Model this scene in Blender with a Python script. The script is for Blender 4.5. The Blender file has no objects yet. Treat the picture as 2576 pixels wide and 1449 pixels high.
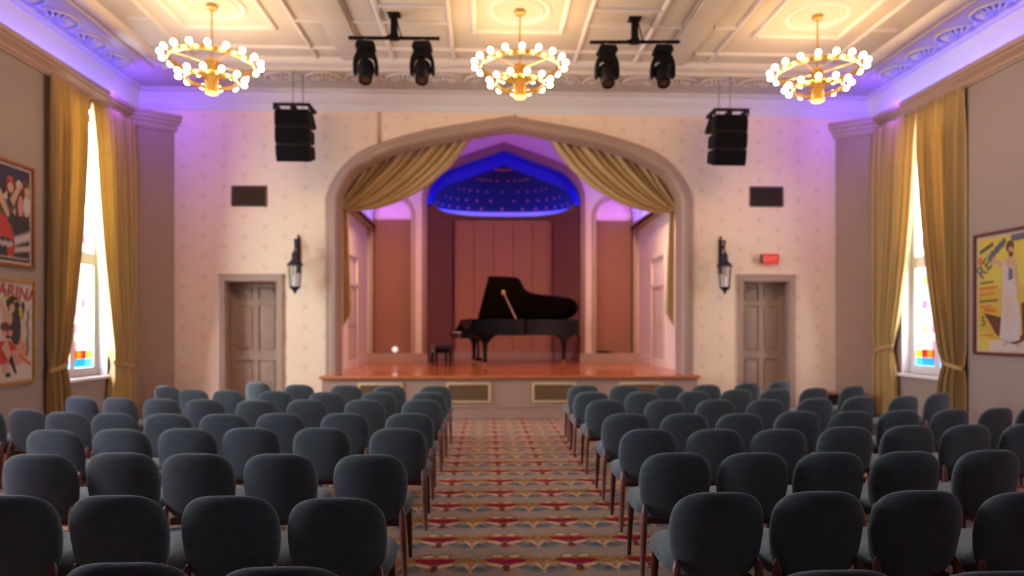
import bpy, bmesh, math, random
from mathutils import Vector, Matrix

random.seed(7)
S = bpy.context.scene
COL = S.collection
PI = math.pi

# ------------------------------------------------------------------ camera
F_PX = 24.0 / 36.0 * 2576.0
YAW = math.atan(66.0 / F_PX)
cam_d = bpy.data.cameras.new('camera')
cam_d.lens = 24.0
cam_d.sensor_width = 36.0
cam_d.shift_y = (830.0 - 724.5) / 2576.0
cam_d.dof.use_dof = True
cam_d.dof.focus_distance = 2.75
cam_d.dof.aperture_fstop = 1.5
cam = bpy.data.objects.new('camera', cam_d)
cam.location = (0, 0, 1.57)
cam.rotation_euler = (PI / 2, 0, -YAW)
COL.objects.link(cam)
S.camera = cam

# ------------------------------------------------------------------ view
S.view_settings.view_transform = 'Standard'
S.view_settings.look = 'None'
S.view_settings.exposure = -0.38
S.view_settings.gamma = 1.0
S.view_settings.use_curve_mapping = False
try:
    S.cycles.use_denoising = True
    S.cycles.max_bounces = 5
    S.cycles.diffuse_bounces = 3
    S.cycles.glossy_bounces = 2
    S.cycles.adaptive_threshold = 0.15
    S.cycles.use_light_tree = False
except Exception:
    pass

# ------------------------------------------------------------------ world
W = bpy.data.worlds.new('sky')
S.world = W
W.use_nodes = True
bg = W.node_tree.nodes['Background']
bg.inputs[0].default_value = (0.86, 0.93, 1.0, 1)
bg.inputs[1].default_value = 3.0

# room measures (metres)
CX = 0.46            # centre line of the hall
XL, XR = -6.15, 7.07  # side walls
YF = 12.4            # front wall
YB = -7.0            # wall behind the viewer
ZC = 5.88            # ceiling
ZS = 0.757           # stage floor
YR = 12.12           # stage riser
WIN_L = [(10.0, 11.35), (6.75, 8.1), (3.3, 4.65)]
WIN_R = [(10.0, 11.35), (6.75, 8.1), (3.3, 4.65)]
WZ0, WZ1 = 0.84, 5.0


def area(name, loc, rot, sx, sy, power, col):
    d = bpy.data.lights.new(name, 'AREA')
    d.shape = 'RECTANGLE'
    d.size = sx
    d.size_y = sy
    d.energy = power
    d.color = col
    o = bpy.data.objects.new(name, d)
    o.location = loc
    o.rotation_euler = rot
    COL.objects.link(o)
    return o


# daylight outside the windows
for i, (a, b) in enumerate(WIN_L):
    area('daylight', (XL - 0.75, (a + b) / 2, 3.2), (0, -PI / 2 + 0.15, 0), 4.6, 1.5, (3000, 800, 1150)[i], (0.74, 0.92, 1.0))
for i, (a, b) in enumerate(WIN_R):
    area('daylight', (XR + 0.75, (a + b) / 2, 3.2), (0, PI / 2 - 0.15, 0), 4.6, 1.5, (700, 150, 70)[i], (0.86, 0.92, 1.0))
# LED strips lying in the cornices of the long walls
for x in (XL + 0.075, XR - 0.075):
    area('cove_led', (x, 2.4, 5.345), (PI, 0, 0), 0.05, 19.0, 145, (0.035, 0.05, 1.0))
# added area lights outside the cornice lip, giving the stage wall its purple wash
for sg, x in ((1, XL + 0.26), (-1, XR - 0.26)):
    o = area('cove_led', (x, 11.1, 5.42), (0, 0, 0), 0.5, 0.06, 40, (0.17, 0.05, 1.0))
    o.rotation_euler = (Vector((x + sg * 1.15, 12.4, 4.75)) - o.location).to_track_quat('-Z', 'Y').to_euler()
# LED strip on the stage: over the side shelves, the niches and behind the proscenium
for sx in (-1, 1):
    area('stage_led', (CX + sx * 3.30, 15.2, 4.27), (PI, 0, 0), 0.05, 3.6, 95, (0.06, 0.06, 1.0))
    area('stage_led', (CX + sx * 2.80, 17.52, 4.42), (PI, 0, 0), 0.8, 0.06, 2.2, (0.6, 0.12, 1.0))
area('stage_led', (CX, 13.05, 5.75), (math.radians(104), 0, 0), 4.0, 0.08, 46, (0.42, 0.0, 1.0))
# warm stage wash from fixtures hidden behind the jambs of the proscenium
for sx in (-1, 1):
    area('stage_side_light', (CX + sx * 3.0, 13.9, 4.6), (math.radians(24), math.radians(-sx * 4), 0), 0.3, 0.3, 135, (1.0, 0.55, 0.30))


# ------------------------------------------------------------------ mesh builder
class MB:
    def __init__(s):
        s.v = []
        s.f = []
        s.sm = []
        s.mi = []
        s.M = Matrix.Identity(4)
        s.k = 0

    def add(s, vs, fs, smooth=False):
        o = len(s.v)
        s.v += [tuple(s.M @ Vector(p)) for p in vs]
        for f in fs:
            s.f.append([i + o for i in f])
            s.sm.append(smooth)
            s.mi.append(s.k)
        return s

    def box(s, x0, x1, y0, y1, z0, z1):
        v = [(x0, y0, z0), (x1, y0, z0), (x1, y1, z0), (x0, y1, z0), (x0, y0, z1), (x1, y0, z1), (x1, y1, z1), (x0, y1, z1)]
        return s.add(v, [(0, 3, 2, 1), (4, 5, 6, 7), (0, 1, 5, 4), (1, 2, 6, 5), (2, 3, 7, 6), (3, 0, 4, 7)])

    def prism(s, poly, t0, t1, plane='xz', smooth=False):
        """poly in two axes, extruded along the third"""
        n = len(poly)

        def mk(a, b, t):
            return {'xz': (a, t, b), 'yz': (t, a, b), 'xy': (a, b, t)}[plane]
        v = [mk(a, b, t0) for a, b in poly] + [mk(a, b, t1) for a, b in poly]
        s.add(v, [list(range(n)), list(range(2 * n - 1, n - 1, -1))])
        s.add(v, [(i, (i + 1) % n, n + (i + 1) % n, n + i) for i in range(n)], smooth)
        return s

    def lathe(s, prof, n=24, c=(0, 0, 0), smooth=True, a0=0.0, a1=2 * PI):
        full = abs(a1 - a0 - 2 * PI) < 1e-6
        m = n if full else n + 1
        v = []
        for r, z in prof:
            for i in range(m):
                a = a0 + (a1 - a0) * i / n
                v.append((c[0] + r * math.cos(a), c[1] + r * math.sin(a), c[2] + z))
        fs = []
        for j in range(len(prof) - 1):
            for i in range(n):
                i2 = (i + 1) % m if full else i + 1
                fs.append((j * m + i, j * m + i2, (j + 1) * m + i2, (j + 1) * m + i))
        return s.add(v, fs, smooth)

    def tube(s, pts, rad, n=10, caps=True, smooth=True):
        pts = [Vector(p) for p in pts]
        if not hasattr(rad, '__len__'):
            rad = [rad] * len(pts)
        v = []
        up = Vector((0, 0, 1))
        for i, p in enumerate(pts):
            a = pts[max(i - 1, 0)]
            b = pts[min(i + 1, len(pts) - 1)]
            d = (b - a).normalized()
            x = d.cross(up)
            if x.length < 1e-3:
                x = d.cross(Vector((0, 1, 0)))
            x.normalize()
            y = x.cross(d).normalized()
            for j in range(n):
                t = 2 * PI * j / n
                v.append(tuple(p + (x * math.cos(t) + y * math.sin(t)) * rad[i]))
        fs = []
        for i in range(len(pts) - 1):
            for j in range(n):
                j2 = (j + 1) % n
                fs.append((i * n + j, i * n + j2, (i + 1) * n + j2, (i + 1) * n + j))
        s.add(v, fs, smooth)
        if caps:
            o = len(pts) - 1
            s.add([v[j] for j in range(n)], [list(range(n))])
            s.add([v[o * n + j] for j in range(n)], [list(range(n))])
        return s

    def grid(s, fn, nu, nv, smooth=True, closeu=False):
        mu = nu if closeu else nu + 1
        v = [fn(i / nu, j / nv) for j in range(nv + 1) for i in range(mu)]
        fs = []
        for j in range(nv):
            for i in range(nu):
                i2 = (i + 1) % mu
                fs.append((j * mu + i, j * mu + i2, (j + 1) * mu + i2, (j + 1) * mu + i))
        return s.add(v, fs, smooth)

    def mesh(s, name, mats, bevel=0, seg=2, sharp=40):
        me = bpy.data.meshes.new(name)
        me.from_pydata(s.v, [], s.f)
        me.update()
        for p, sm, k in zip(me.polygons, s.sm, s.mi):
            p.use_smooth = sm
            p.material_index = k
        bm = bmesh.new()
        bm.from_mesh(me)
        bmesh.ops.remove_doubles(bm, verts=bm.verts, dist=1e-5)
        bmesh.ops.recalc_face_normals(bm, faces=bm.faces)
        if bevel:
            es = [e for e in bm.edges if len(e.link_faces) == 2 and e.calc_face_angle(0) > 0.6]
            bmesh.ops.bevel(bm, geom=es, offset=bevel, segments=seg, affect='EDGES', profile=0.6)
            for f in bm.faces:
                f.smooth = True
        bm.to_mesh(me)
        bm.free()
        try:
            me.set_sharp_from_angle(angle=math.radians(sharp))
        except Exception:
            pass
        if not isinstance(mats, (list, tuple)):
            mats = [mats]
        for m in mats:
            me.materials.append(m)
        return me

    def build(s, name, mats, parent=None, bevel=0, seg=2, sharp=40):
        return link(name, s.mesh(name, mats, bevel, seg, sharp), parent)


def link(name, me, parent=None, loc=None, rot=None):
    o = bpy.data.objects.new(name, me)
    COL.objects.link(o)
    if parent is not None:
        o.parent = parent
    if loc is not None:
        o.location = loc
    if rot is not None:
        o.rotation_euler = rot
    return o


def thing(name, label, cat, loc=(0, 0, 0), rz=0, group=None):
    o = bpy.data.objects.new(name, None)
    COL.objects.link(o)
    o.empty_display_size = 0.1
    o.location = loc
    o.rotation_euler = (0, 0, rz)
    return tag(o, label, cat, group)


def tag(o, label, cat, group=None):
    o['label'] = label
    o['category'] = cat
    if group:
        o['group'] = group
    return o


def struct(o, label=None, cat=None):
    o['kind'] = 'structure'
    if label:
        o['label'] = label
    if cat:
        o['category'] = cat
    return o


def dup(root, loc, rz, label, group=None):
    r = root.copy()
    COL.objects.link(r)
    r.location = loc
    r.rotation_euler = (0, 0, rz)
    r['label'] = label
    if group:
        r['group'] = group
    for ch in list(root.children):
        c = ch.copy()
        COL.objects.link(c)
        c.parent = r
        for g in list(ch.children):
            d = g.copy()
            COL.objects.link(d)
            d.parent = c
    return r


# ------------------------------------------------------------------ materials
class NT:
    """tiny node language"""

    def __init__(s, name):
        s.m = bpy.data.materials.new(name)
        s.m.use_nodes = True
        s.t = s.m.node_tree
        s.N = s.t.nodes
        s.L = s.t.links
        s.b = s.N['Principled BSDF']

    def put(s, sock, val):
        if hasattr(val, 'links') or hasattr(val, 'is_linked'):
            s.L.new(val, sock)
        else:
            sock.default_value = val

    def math(s, op, a, b=None, c=None):
        n = s.N.new('ShaderNodeMath')
        n.operation = op
        s.put(n.inputs[0], a)
        if b is not None:
            s.put(n.inputs[1], b)
        if c is not None:
            s.put(n.inputs[2], c)
        return n.outputs[0]

    def add(s, a, b): return s.math('ADD', a, b)
    def sub(s, a, b): return s.math('SUBTRACT', a, b)
    def mul(s, a, b): return s.math('MULTIPLY', a, b)
    def abs(s, a): return s.math('ABSOLUTE', a)

    def smooth(s, x, e0, e1):
        n = s.N.new('ShaderNodeMapRange')
        n.interpolation_type = 'SMOOTHSTEP'
        s.put(n.inputs[0], x)
        n.inputs[1].default_value = e0
        n.inputs[2].default_value = e1
        n.inputs[3].default_value = 0
        n.inputs[4].default_value = 1
        return n.outputs[0]

    def ell(s, u, v, cu, cv, ru, rv, soft=0.25, slant=0.0):
        """soft mask of an ellipse, optionally sheared"""
        du = s.mul(s.sub(u, cu), 1 / ru)
        dv0 = s.sub(v, cv)
        if slant:
            dv0 = s.sub(dv0, s.mul(s.sub(u, cu), slant))
        dv = s.mul(dv0, 1 / rv)
        d = s.add(s.mul(du, du), s.mul(dv, dv))
        n = s.N.new('ShaderNodeMapRange')
        n.interpolation_type = 'SMOOTHSTEP'
        s.put(n.inputs[0], d)
        n.inputs[1].default_value = 1 - soft
        n.inputs[2].default_value = 1 + soft
        n.inputs[3].default_value = 1
        n.inputs[4].default_value = 0
        return n.outputs[0]

    def mix(s, f, a, b):
        n = s.N.new('ShaderNodeMix')
        n.data_type = 'RGBA'
        s.put(n.inputs[0], f)
        for i, x in ((6, a), (7, b)):
            if isinstance(x, tuple):
                n.inputs[i].default_value = (x[0], x[1], x[2], 1)
            else:
                s.L.new(x, n.inputs[i])
        return n.outputs[2]

    def pos(s, kind='world'):
        if kind == 'world':
            o = s.N.new('ShaderNodeNewGeometry').outputs['Position']
        else:
            o = s.N.new('ShaderNodeTexCoord').outputs['Object']
        n = s.N.new('ShaderNodeSeparateXYZ')
        s.L.new(o, n.inputs[0])
        return o, n.outputs[0], n.outputs[1], n.outputs[2]

    def noise(s, vec, scale, detail=3, rough=0.55):
        n = s.N.new('ShaderNodeTexNoise')
        if vec is not None:
            s.L.new(vec, n.inputs['Vector'])
        n.inputs['Scale'].default_value = scale
        n.inputs['Detail'].default_value = detail
        n.inputs['Roughness'].default_value = rough
        return n.outputs[0]

    def bump(s, h, strength=0.3, dist=0.01):
        n = s.N.new('ShaderNodeBump')
        n.inputs['Strength'].default_value = strength
        n.inputs['Distance'].default_value = dist
        s.L.new(h, n.inputs['Height'])
        s.L.new(n.outputs[0], s.b.inputs['Normal'])

    def col(s, c):
        s.put(s.b.inputs['Base Color'], c if not isinstance(c, tuple) else (c[0], c[1], c[2], 1))

    def set(s, rough=0.6, metal=0.0, spec=None, coat=None, sheen=None):
        s.b.inputs['Roughness'].default_value = rough
        s.b.inputs['Metallic'].default_value = metal
        if spec is not None:
            s.b.inputs['Specular IOR Level'].default_value = spec
        if coat is not None:
            s.b.inputs['Coat Weight'].default_value = coat
        if sheen is not None:
            s.b.inputs['Sheen Weight'].default_value = sheen
        return s.m


def plain(name, c, rough=0.6, metal=0.0, var=0.10, scale=6.0, bump=0.0, spec=None, coat=None, kind='world'):
    n = NT(name)
    p = n.pos(kind)[0]
    f = n.noise(p, scale, 1)
    d = tuple(x * (1 - var) for x in c)
    e = tuple(min(1, x * (1 + var)) for x in c)
    n.col(n.mix(f, d, e))
    if bump:
        n.bump(n.noise(p, scale * 12, 4), bump, 0.004)
    return n.set(rough, metal, spec, coat)


def emit(name, c, k):
    m = bpy.data.materials.new(name)
    m.use_nodes = True
    t = m.node_tree
    t.nodes.remove(t.nodes['Principled BSDF'])
    e = t.nodes.new('ShaderNodeEmission')
    e.inputs[0].default_value = (*c, 1)
    e.inputs[1].default_value = k
    t.links.new(e.outputs[0], t.nodes['Material Output'].inputs[0])
    return m


def mat_carpet():
    n = NT('patterned_carpet')
    p, x, y, z = n.pos()
    wob = n.noise(p, 16, 3)
    wb = n.mul(n.sub(wob, 0.5), 0.10)
    u = n.math('DIVIDE', n.sub(x, 0.14), 0.484)
    u = n.sub(u, n.math('ROUND', u))
    v = n.math('DIVIDE', n.sub(y, 4.64), 0.4915)
    v = n.sub(v, n.math('ROUND', v))
    au = n.abs(u)
    fu = n.add(au, wb)
    fv = n.add(v, wb)
    g = n.noise(p, 7, 4)
    c = n.mix(n.smooth(g, 0.35, 0.68), (0.37, 0.26, 0.185), (0.27, 0.235, 0.215))
    teal, cream, ochre = (0.085, 0.10, 0.10), (0.62, 0.40, 0.20), (0.30, 0.135, 0.022)
    red, brown, orange, tan = (0.27, 0.004, 0.026), (0.15, 0.035, 0.030), (0.46, 0.17, 0.03), (0.40, 0.26, 0.14)

    def lay(c, m, colr, k=1.0):
        return n.mix(n.mul(m, k) if k != 1 else m, c, colr)
    # shaded leaves that fan out from the stems
    c = lay(c, n.ell(fu, fv, 0.33, -0.33, 0.17, 0.11, 0.5, -0.35), (0.155, 0.165, 0.170))
    c = lay(c, n.ell(fu, fv, 0.42, -0.27, 0.085, 0.075, 0.3, 0.5), teal, 0.8)
    c = lay(c, n.ell(fu, fv, 0.30, 0.33, 0.16, 0.06, 0.5, 0.2), tan, 0.8)
    c = lay(c, n.ell(fu, fv, 0.22, -0.21, 0.08, 0.055, 0.3, 0.6), teal, 0.7)
    # ochre band
    c = lay(c, n.smooth(n.add(n.abs(n.sub(fv, 0.03)), n.mul(n.sub(wob, 0.5), 0.22)), 0.135, 0.075), ochre)
    c = lay(c, n.ell(u, fv, 0.0, 0.10, 0.27, 0.11, 0.3), ochre)
    c = lay(c, n.mul(n.smooth(n.noise(p, 42, 2), 0.55, 0.64), n.smooth(n.abs(fv), 0.16, 0.08)), cream, 0.8)
    # cream stems between the columns
    st = n.sub(0.5, au)
    yv = n.abs(n.sub(st, n.mul(n.math('MAXIMUM', n.add(v, 0.36), 0.0), 0.42)))
    c = lay(c, n.mul(n.smooth(yv, 0.030, 0.010), n.smooth(n.abs(n.add(v, 0.28)), 0.20, 0.15)), cream, 0.95)
    c = lay(c, n.ell(fu, fv, 0.44, -0.19, 0.05, 0.05, 0.4, -1.0), cream)
    c = lay(c, n.ell(au, v, 0.5, -0.15, 0.035, 0.07, 0.3), orange)
    c = lay(c, n.ell(au, v, 0.5, -0.37, 0.022, 0.035, 0.3), orange)
    # cream petals beside the red motif
    c = lay(c, n.ell(fu, fv, 0.125, 0.215, 0.10, 0.085, 0.3), teal, 0.7)
    c = lay(c, n.ell(fu, fv, 0.12, 0.20, 0.080, 0.060, 0.25), cream)
    c = lay(c, n.ell(fu, fv, 0.14, -0.185, 0.13, 0.055, 0.25, 0.45), cream)
    c = lay(c, n.ell(fu, fv, 0.05, -0.14, 0.035, 0.035, 0.3), teal, 0.9)
    # brown central stem
    c = lay(c, n.ell(fu, fv, 0.0, -0.30, 0.050, 0.15, 0.4), brown)
    c = lay(c, n.ell(fu, fv, 0.03, -0.34, 0.085, 0.02, 0.4, -0.6), brown)
    c = lay(c, n.ell(au, fv, 0.0, -0.43, 0.05, 0.030, 0.3), orange)
    # red medallion, corners lifted
    rv = n.sub(fv, n.mul(n.mul(au, au), 0.75))
    c = lay(c, n.ell(au, rv, 0.0, -0.02, 0.30, 0.105, 0.20), red)
    # mottled yarn
    c = n.mix(n.mul(n.smooth(n.noise(p, 230, 2), 0.48, 0.62), 0.28), c, (0.03, 0.026, 0.024))
    n.col(c)
    n.bump(n.noise(p, 420, 2), 0.5, 0.004)
    return n.set(0.95, spec=0.1)


def mat_wallpaper():
    n = NT('cream_wallpaper')
    p, x, y, z = n.pos()
    P = 0.36
    u = n.math('DIVIDE', x, P)
    iu = n.math('ROUND', u)
    v = n.add(n.math('DIVIDE', z, P), n.mul(iu, 0.5))
    du = n.mul(n.sub(u, iu), P)
    dv = n.mul(n.sub(v, n.math('ROUND', v)), P)
    r = n.math('SQRT', n.add(n.mul(du, du), n.mul(dv, dv)))
    wob = n.noise(p, 38, 4)
    m = n.smooth(n.add(r, n.mul(n.sub(wob, 0.5), 0.16)), 0.070, 0.020)
    sprig = n.mul(n.smooth(n.noise(p, 26, 2), 0.56, 0.66), 0.45)
    f = n.math('MAXIMUM', m, sprig)
    n.col(n.mix(n.mul(f, 0.32), (0.86, 0.67, 0.475), (0.57, 0.375, 0.23)))
    return n.set(0.7, spec=0.2)


def mat_fabric():
    n = NT('blue_grey_chair_fabric')
    o, x, y, z = n.pos('object')
    k = 1650.0
    a = n.math('SINE', n.mul(n.add(n.add(x, n.mul(y, 0.6)), z), k * 0.5))
    b = n.math('SINE', n.mul(n.sub(n.add(x, n.mul(y, -0.6)), z), k * 0.5))
    w = n.mul(a, b)
    slub = n.N.new('ShaderNodeMapping')
    n.L.new(o, slub.inputs[0])
    slub.inputs['Scale'].default_value = (14, 14, 130)
    s = n.noise(slub.outputs[0], 1.0, 4)
    base = n.mix(n.smooth(s, 0.36, 0.70), (0.060, 0.087, 0.090), (0.092, 0.129, 0.134))
    n.col(n.mix(n.smooth(w, 0.05, 0.75), base, (0.175, 0.21, 0.205)))
    n.bump(w, 0.5, 0.0016)
    return n.set(0.92, spec=0.15, sheen=0.25)


def mat_wood(name, c0, c1, rough=0.35, axis=(1, 1, 14), scale=3.0, coat=0.2, kind='object'):
    n = NT(name)
    o = n.pos(kind)[0]
    mp = n.N.new('ShaderNodeMapping')
    n.L.new(o, mp.inputs[0])
    mp.inputs['Scale'].default_value = axis
    f = n.noise(mp.outputs[0], scale, 5, 0.6)
    n.col(n.mix(n.smooth(f, 0.3, 0.7), c0, c1))
    n.bump(f, 0.06, 0.002)
    return n.set(rough, coat=coat)


def mat_stage_floor():
    n = NT('orange_stage_boards')
    p, x, y, z = n.pos()
    w = 0.085
    iy = n.math('FLOOR', n.math('DIVIDE', y, w))
    fy = n.sub(n.math('DIVIDE', y, w), iy)
    hsh = n.math('FRACT', n.mul(n.math('SINE', n.mul(iy, 12.9898)), 437.58))
    ix = n.math('FLOOR', n.add(n.math('DIVIDE', x, 1.1), n.mul(hsh, 3.0)))
    h2 = n.math('FRACT', n.mul(n.math('SINE', n.add(n.mul(iy, 7.13), n.mul(ix, 78.23))), 431.5))
    mp = n.N.new('ShaderNodeMapping')
    n.L.new(p, mp.inputs[0])
    mp.inputs['Scale'].default_value = (1.2, 18, 1)
    g = n.noise(mp.outputs[0], 4, 5)
    c = n.mix(h2, (0.50, 0.12, 0.030), (0.64, 0.19, 0.055))
    c = n.mix(n.mul(g, 0.35), c, (0.25, 0.07, 0.02))
    c = n.mix(n.smooth(n.abs(n.sub(fy, 0.5)), 0.46, 0.495), c, (0.10, 0.03, 0.01))
    n.col(c)
    return n.set(0.22, coat=0.4)


def mat_curtain(name, c0, c1):
    n = NT(name)
    p = n.pos()[0]
    mp = n.N.new('ShaderNodeMapping')
    n.L.new(p, mp.inputs[0])
    mp.inputs['Scale'].default_value = (30, 30, 1.5)
    f = n.noise(mp.outputs[0], 2, 3)
    c = n.mix(f, c0, c1)
    n.col(c)
    n.set(0.75, spec=0.25, sheen=0.2)
    tr = n.N.new('ShaderNodeBsdfTranslucent')
    tr.inputs[0].default_value = (0.62, 0.44, 0.13, 1)
    mx = n.N.new('ShaderNodeMixShader')
    mx.inputs[0].default_value = 0.30
    out = n.N['Material Output']
    n.L.new(n.b.outputs[0], mx.inputs[1])
    n.L.new(tr.outputs[0], mx.inputs[2])
    n.L.new(mx.outputs[0], out.inputs[0])
    return n.m


def mat_pane(name, c):
    m = bpy.data.materials.new(name)
    m.use_nodes = True
    t = m.node_tree
    t.nodes.remove(t.nodes['Principled BSDF'])
    a = t.nodes.new('ShaderNodeBsdfTransparent')
    a.inputs[0].default_value = (*c, 1)
    g = t.nodes.new('ShaderNodeBsdfGlossy')
    g.inputs[1].default_value = 0.08
    mx = t.nodes.new('ShaderNodeMixShader')
    mx.inputs[0].default_value = 0.05
    t.links.new(a.outputs[0], mx.inputs[1])
    t.links.new(g.outputs[0], mx.inputs[2])
    t.links.new(mx.outputs[0], t.nodes['Material Output'].inputs[0])
    return m


CARPET = mat_carpet()
PAPER = mat_wallpaper()
FABRIC = mat_fabric()
TAUPE = plain('taupe_wall_paint', (0.34, 0.22, 0.15), 0.75, var=0.03)
TAUPE_TRIM = plain('taupe_trim_paint', (0.38, 0.26, 0.195), 0.5, var=0.03)
SIDEWALL = plain('grey_beige_wall_paint', (0.30, 0.24, 0.205), 0.8, var=0.03)
CEIL = plain('cream_ceiling_paint', (0.49, 0.43, 0.36), 0.8, var=0.03)
CEIL_TRIM = plain('pale_ceiling_moulding_paint', (0.58, 0.52, 0.485), 0.7, var=0.03)
FRIEZE = plain('white_frieze_paint', (0.70, 0.68, 0.66), 0.8, var=0.02)
WHITE = plain('white_window_paint', (0.80, 0.79, 0.76), 0.45, var=0.02)
CREAM_STAGE = plain('cream_stage_wall', (0.80, 0.69, 0.58), 0.75, var=0.03)
STAGE_TAUPE = plain('stage_taupe_panel', (0.32, 0.15, 0.085), 0.7, var=0.05)
STAGE_TRIM = plain('stage_trim_paint', (0.44, 0.32, 0.23), 0.55, var=0.04)
NAVY = plain('navy_dome_paint', (0.004, 0.005, 0.032), 0.7, var=0.1)
VAULT = plain('blue_led_lit_vault', (0.015, 0.025, 0.75), 0.7, var=0.03)  # blue LED glow put into the base colour of the vault
MAHOG = mat_wood('mahogany_leg', (0.15, 0.048, 0.034), (0.26, 0.10, 0.075), 0.32)
DARKLEG = mat_wood('dark_mahogany_leg', (0.050, 0.010, 0.006), (0.095, 0.022, 0.012), 0.4)
NOSE = mat_wood('orange_stage_edge', (0.40, 0.13, 0.04), (0.52, 0.19, 0.06), 0.3, (14, 1, 1), 3, kind='world')
BOARDS = mat_stage_floor()
GOLDCLOTH = mat_curtain('gold_curtain_cloth', (0.50, 0.335, 0.125), (0.62, 0.43, 0.175))
DRAPE = mat_curtain('gold_stage_drape_cloth', (0.66, 0.47, 0.20), (0.80, 0.60, 0.28))
BLACKLAC = plain('black_piano_lacquer', (0.003, 0.003, 0.0035), 0.22, coat=0.15, spec=0.3, var=0.05)
BLACK = plain('black_powder_coat', (0.004, 0.004, 0.0045), 0.6, var=0.1, spec=0.2)
BLACKGR = plain('black_speaker_grille', (0.003, 0.003, 0.0035), 0.85, var=0.2, scale=300, spec=0.1)
IRON = plain('dark_blue_black_iron', (0.016, 0.016, 0.024), 0.45, metal=0.4, var=0.1)
GLASS = mat_pane('clear_lantern_glass', (0.93, 0.94, 0.95))
BRASS = plain('brushed_brass', (0.72, 0.46, 0.13), 0.28, metal=1.0, var=0.05)
BRASS_D = plain('dull_brass', (0.45, 0.29, 0.10), 0.4, metal=0.8, var=0.05)
STEEL = plain('grey_steel', (0.40, 0.39, 0.40), 0.4, metal=0.8, var=0.05)
BULB = emit('lit_bulb_glass', (1.0, 0.64, 0.31), 96.0)
IVORY = plain('ivory_keys', (0.80, 0.77, 0.70), 0.25, var=0.03)
VENTM = plain('dark_brown_vent_metal', (0.045, 0.022, 0.012), 0.5, var=0.1)
GRILLE = plain('brown_perforated_grille', (0.20, 0.115, 0.05), 0.6, var=0.25, scale=90)
GRFRAME = plain('tan_grille_frame', (0.60, 0.44, 0.24), 0.5, var=0.04)
DOORP = plain('taupe_door_paint', (0.40, 0.295, 0.21), 0.5, var=0.03)
LENS = plain('amber_lens_glass', (0.10, 0.035, 0.012), 0.15, var=0.1, coat=0.5)
CANDLE = plain('milky_candle_tube', (0.85, 0.84, 0.80), 0.4, var=0.03)

# ------------------------------------------------------------------ floor, walls, ceiling
b = MB()
b.box(XL - 0.4, XR + 0.4, YB - 0.3, YF + 0.4, -0.12, 0.0)
struct(b.build('floor', CARPET))


def side_wall(name, x, out, wins):
    b = MB()
    x0, x1 = sorted((x, x + out * 0.34))
    ys = [YB]
    for a, c in sorted(wins):
        ys += [a, c]
    ys.append(YF + 0.35)
    for i in range(0, len(ys), 2):
        b.box(x0, x1, ys[i], ys[i + 1], 0, 6.3)
    for a, c in wins:
        b.box(x0, x1, a, c, 0, WZ0)
        b.box(x0, x1, a, c, WZ1, 6.3)
    return struct(b.build(name, SIDEWALL))


wall_left = side_wall('wall_left', XL, -1, WIN_L)
wall_right = side_wall('wall_right', XR, 1, WIN_R)
b = MB()
b.box(XL - 0.34, XR + 0.34, YB - 0.3, YB, 0, 6.3)
struct(b.build('wall_back', plain('dark_back_wall_paint', (0.10, 0.075, 0.06), 0.8)))

# front wall with two doorways and the pointed proscenium opening
OUT = [(3.34, 0.0), (3.34, 3.92), (3.26, 4.16), (3.10, 4.43), (2.87, 4.67), (2.56, 4.86), (2.08, 5.03), (1.45, 5.195), (0.82, 5.31), (0.18, 5.42), (0, 5.45)]
INN = [(3.13, 0.0), (3.13, 3.92), (3.08, 4.08), (2.975, 4.28), (2.82, 4.46), (2.56, 4.62), (2.16, 4.81), (1.60, 4.97), (0.98, 5.09), (0.18, 5.23), (0, 5.25)]


def smooth_curve(pts, k=6):
    """Catmull-Rom through the bend, straight jamb kept"""
    head = [pts[0]]
    p = pts[1:]
    res = []
    for i in range(len(p) - 1):
        p0 = p[max(i - 1, 0)]
        if i == 0:
            p0 = (p[0][0], p[0][1] - 0.25)
        p1, p2 = p[i], p[i + 1]
        p3 = p[min(i + 2, len(p) - 1)]
        for j in range(k):
            t = j / k
            res.append(tuple(0.5 * (2 * p1[a] + (p2[a] - p0[a]) * t + (2 * p0[a] - 5 * p1[a] + 4 * p2[a] - p3[a]) * t * t + (3 * p1[a] - p0[a] - 3 * p2[a] + p3[a]) * t ** 3) for a in (0, 1)))
    res.append(p[-1])
    return head + res


OUTS, INNS = smooth_curve(OUT), smooth_curve(INN)
DL = (-4.67, -3.72, 2.46)
DR = (4.72, 5.62, 2.48)
b = MB()
YT = YF + 0.35
xl, xr = CX - 3.13, CX + 3.13
for x0, x1, z0 in ((XL - 0.3, DL[0], 0), (DL[0], DL[1], DL[2]), (DL[1], xl, 0), (xr, DR[0], 0), (DR[0], DR[1], DR[2]), (DR[1], XR + 0.3, 0)):
    b.box(x0, x1, YF, YT, z0, 7.0)
for i in range(1, len(INNS) - 1):
    (a0, z0), (a1, z1) = INNS[i], INNS[i + 1]
    for sg in (-1, 1):
        b.prism([(CX + sg * a0, z0), (CX + sg * a1, z1), (CX + sg * a1, 7.0), (CX + sg * a0, 7.0)], YF, YT)
struct(b.build('wall_front', PAPER))

# painted casing of the proscenium with moulded steps and its deep reveal
full_out = [(CX - x, z) for x, z in OUTS] + [(CX + x, z) for x, z in reversed(OUTS[:-1])]
full_in = [(CX - x, z) for x, z in INNS] + [(CX + x, z) for x, z in reversed(INNS[:-1])]


def lerp2(p, q, t):
    return (p[0] + (q[0] - p[0]) * t, p[1] + (q[1] - p[1]) * t)


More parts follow.
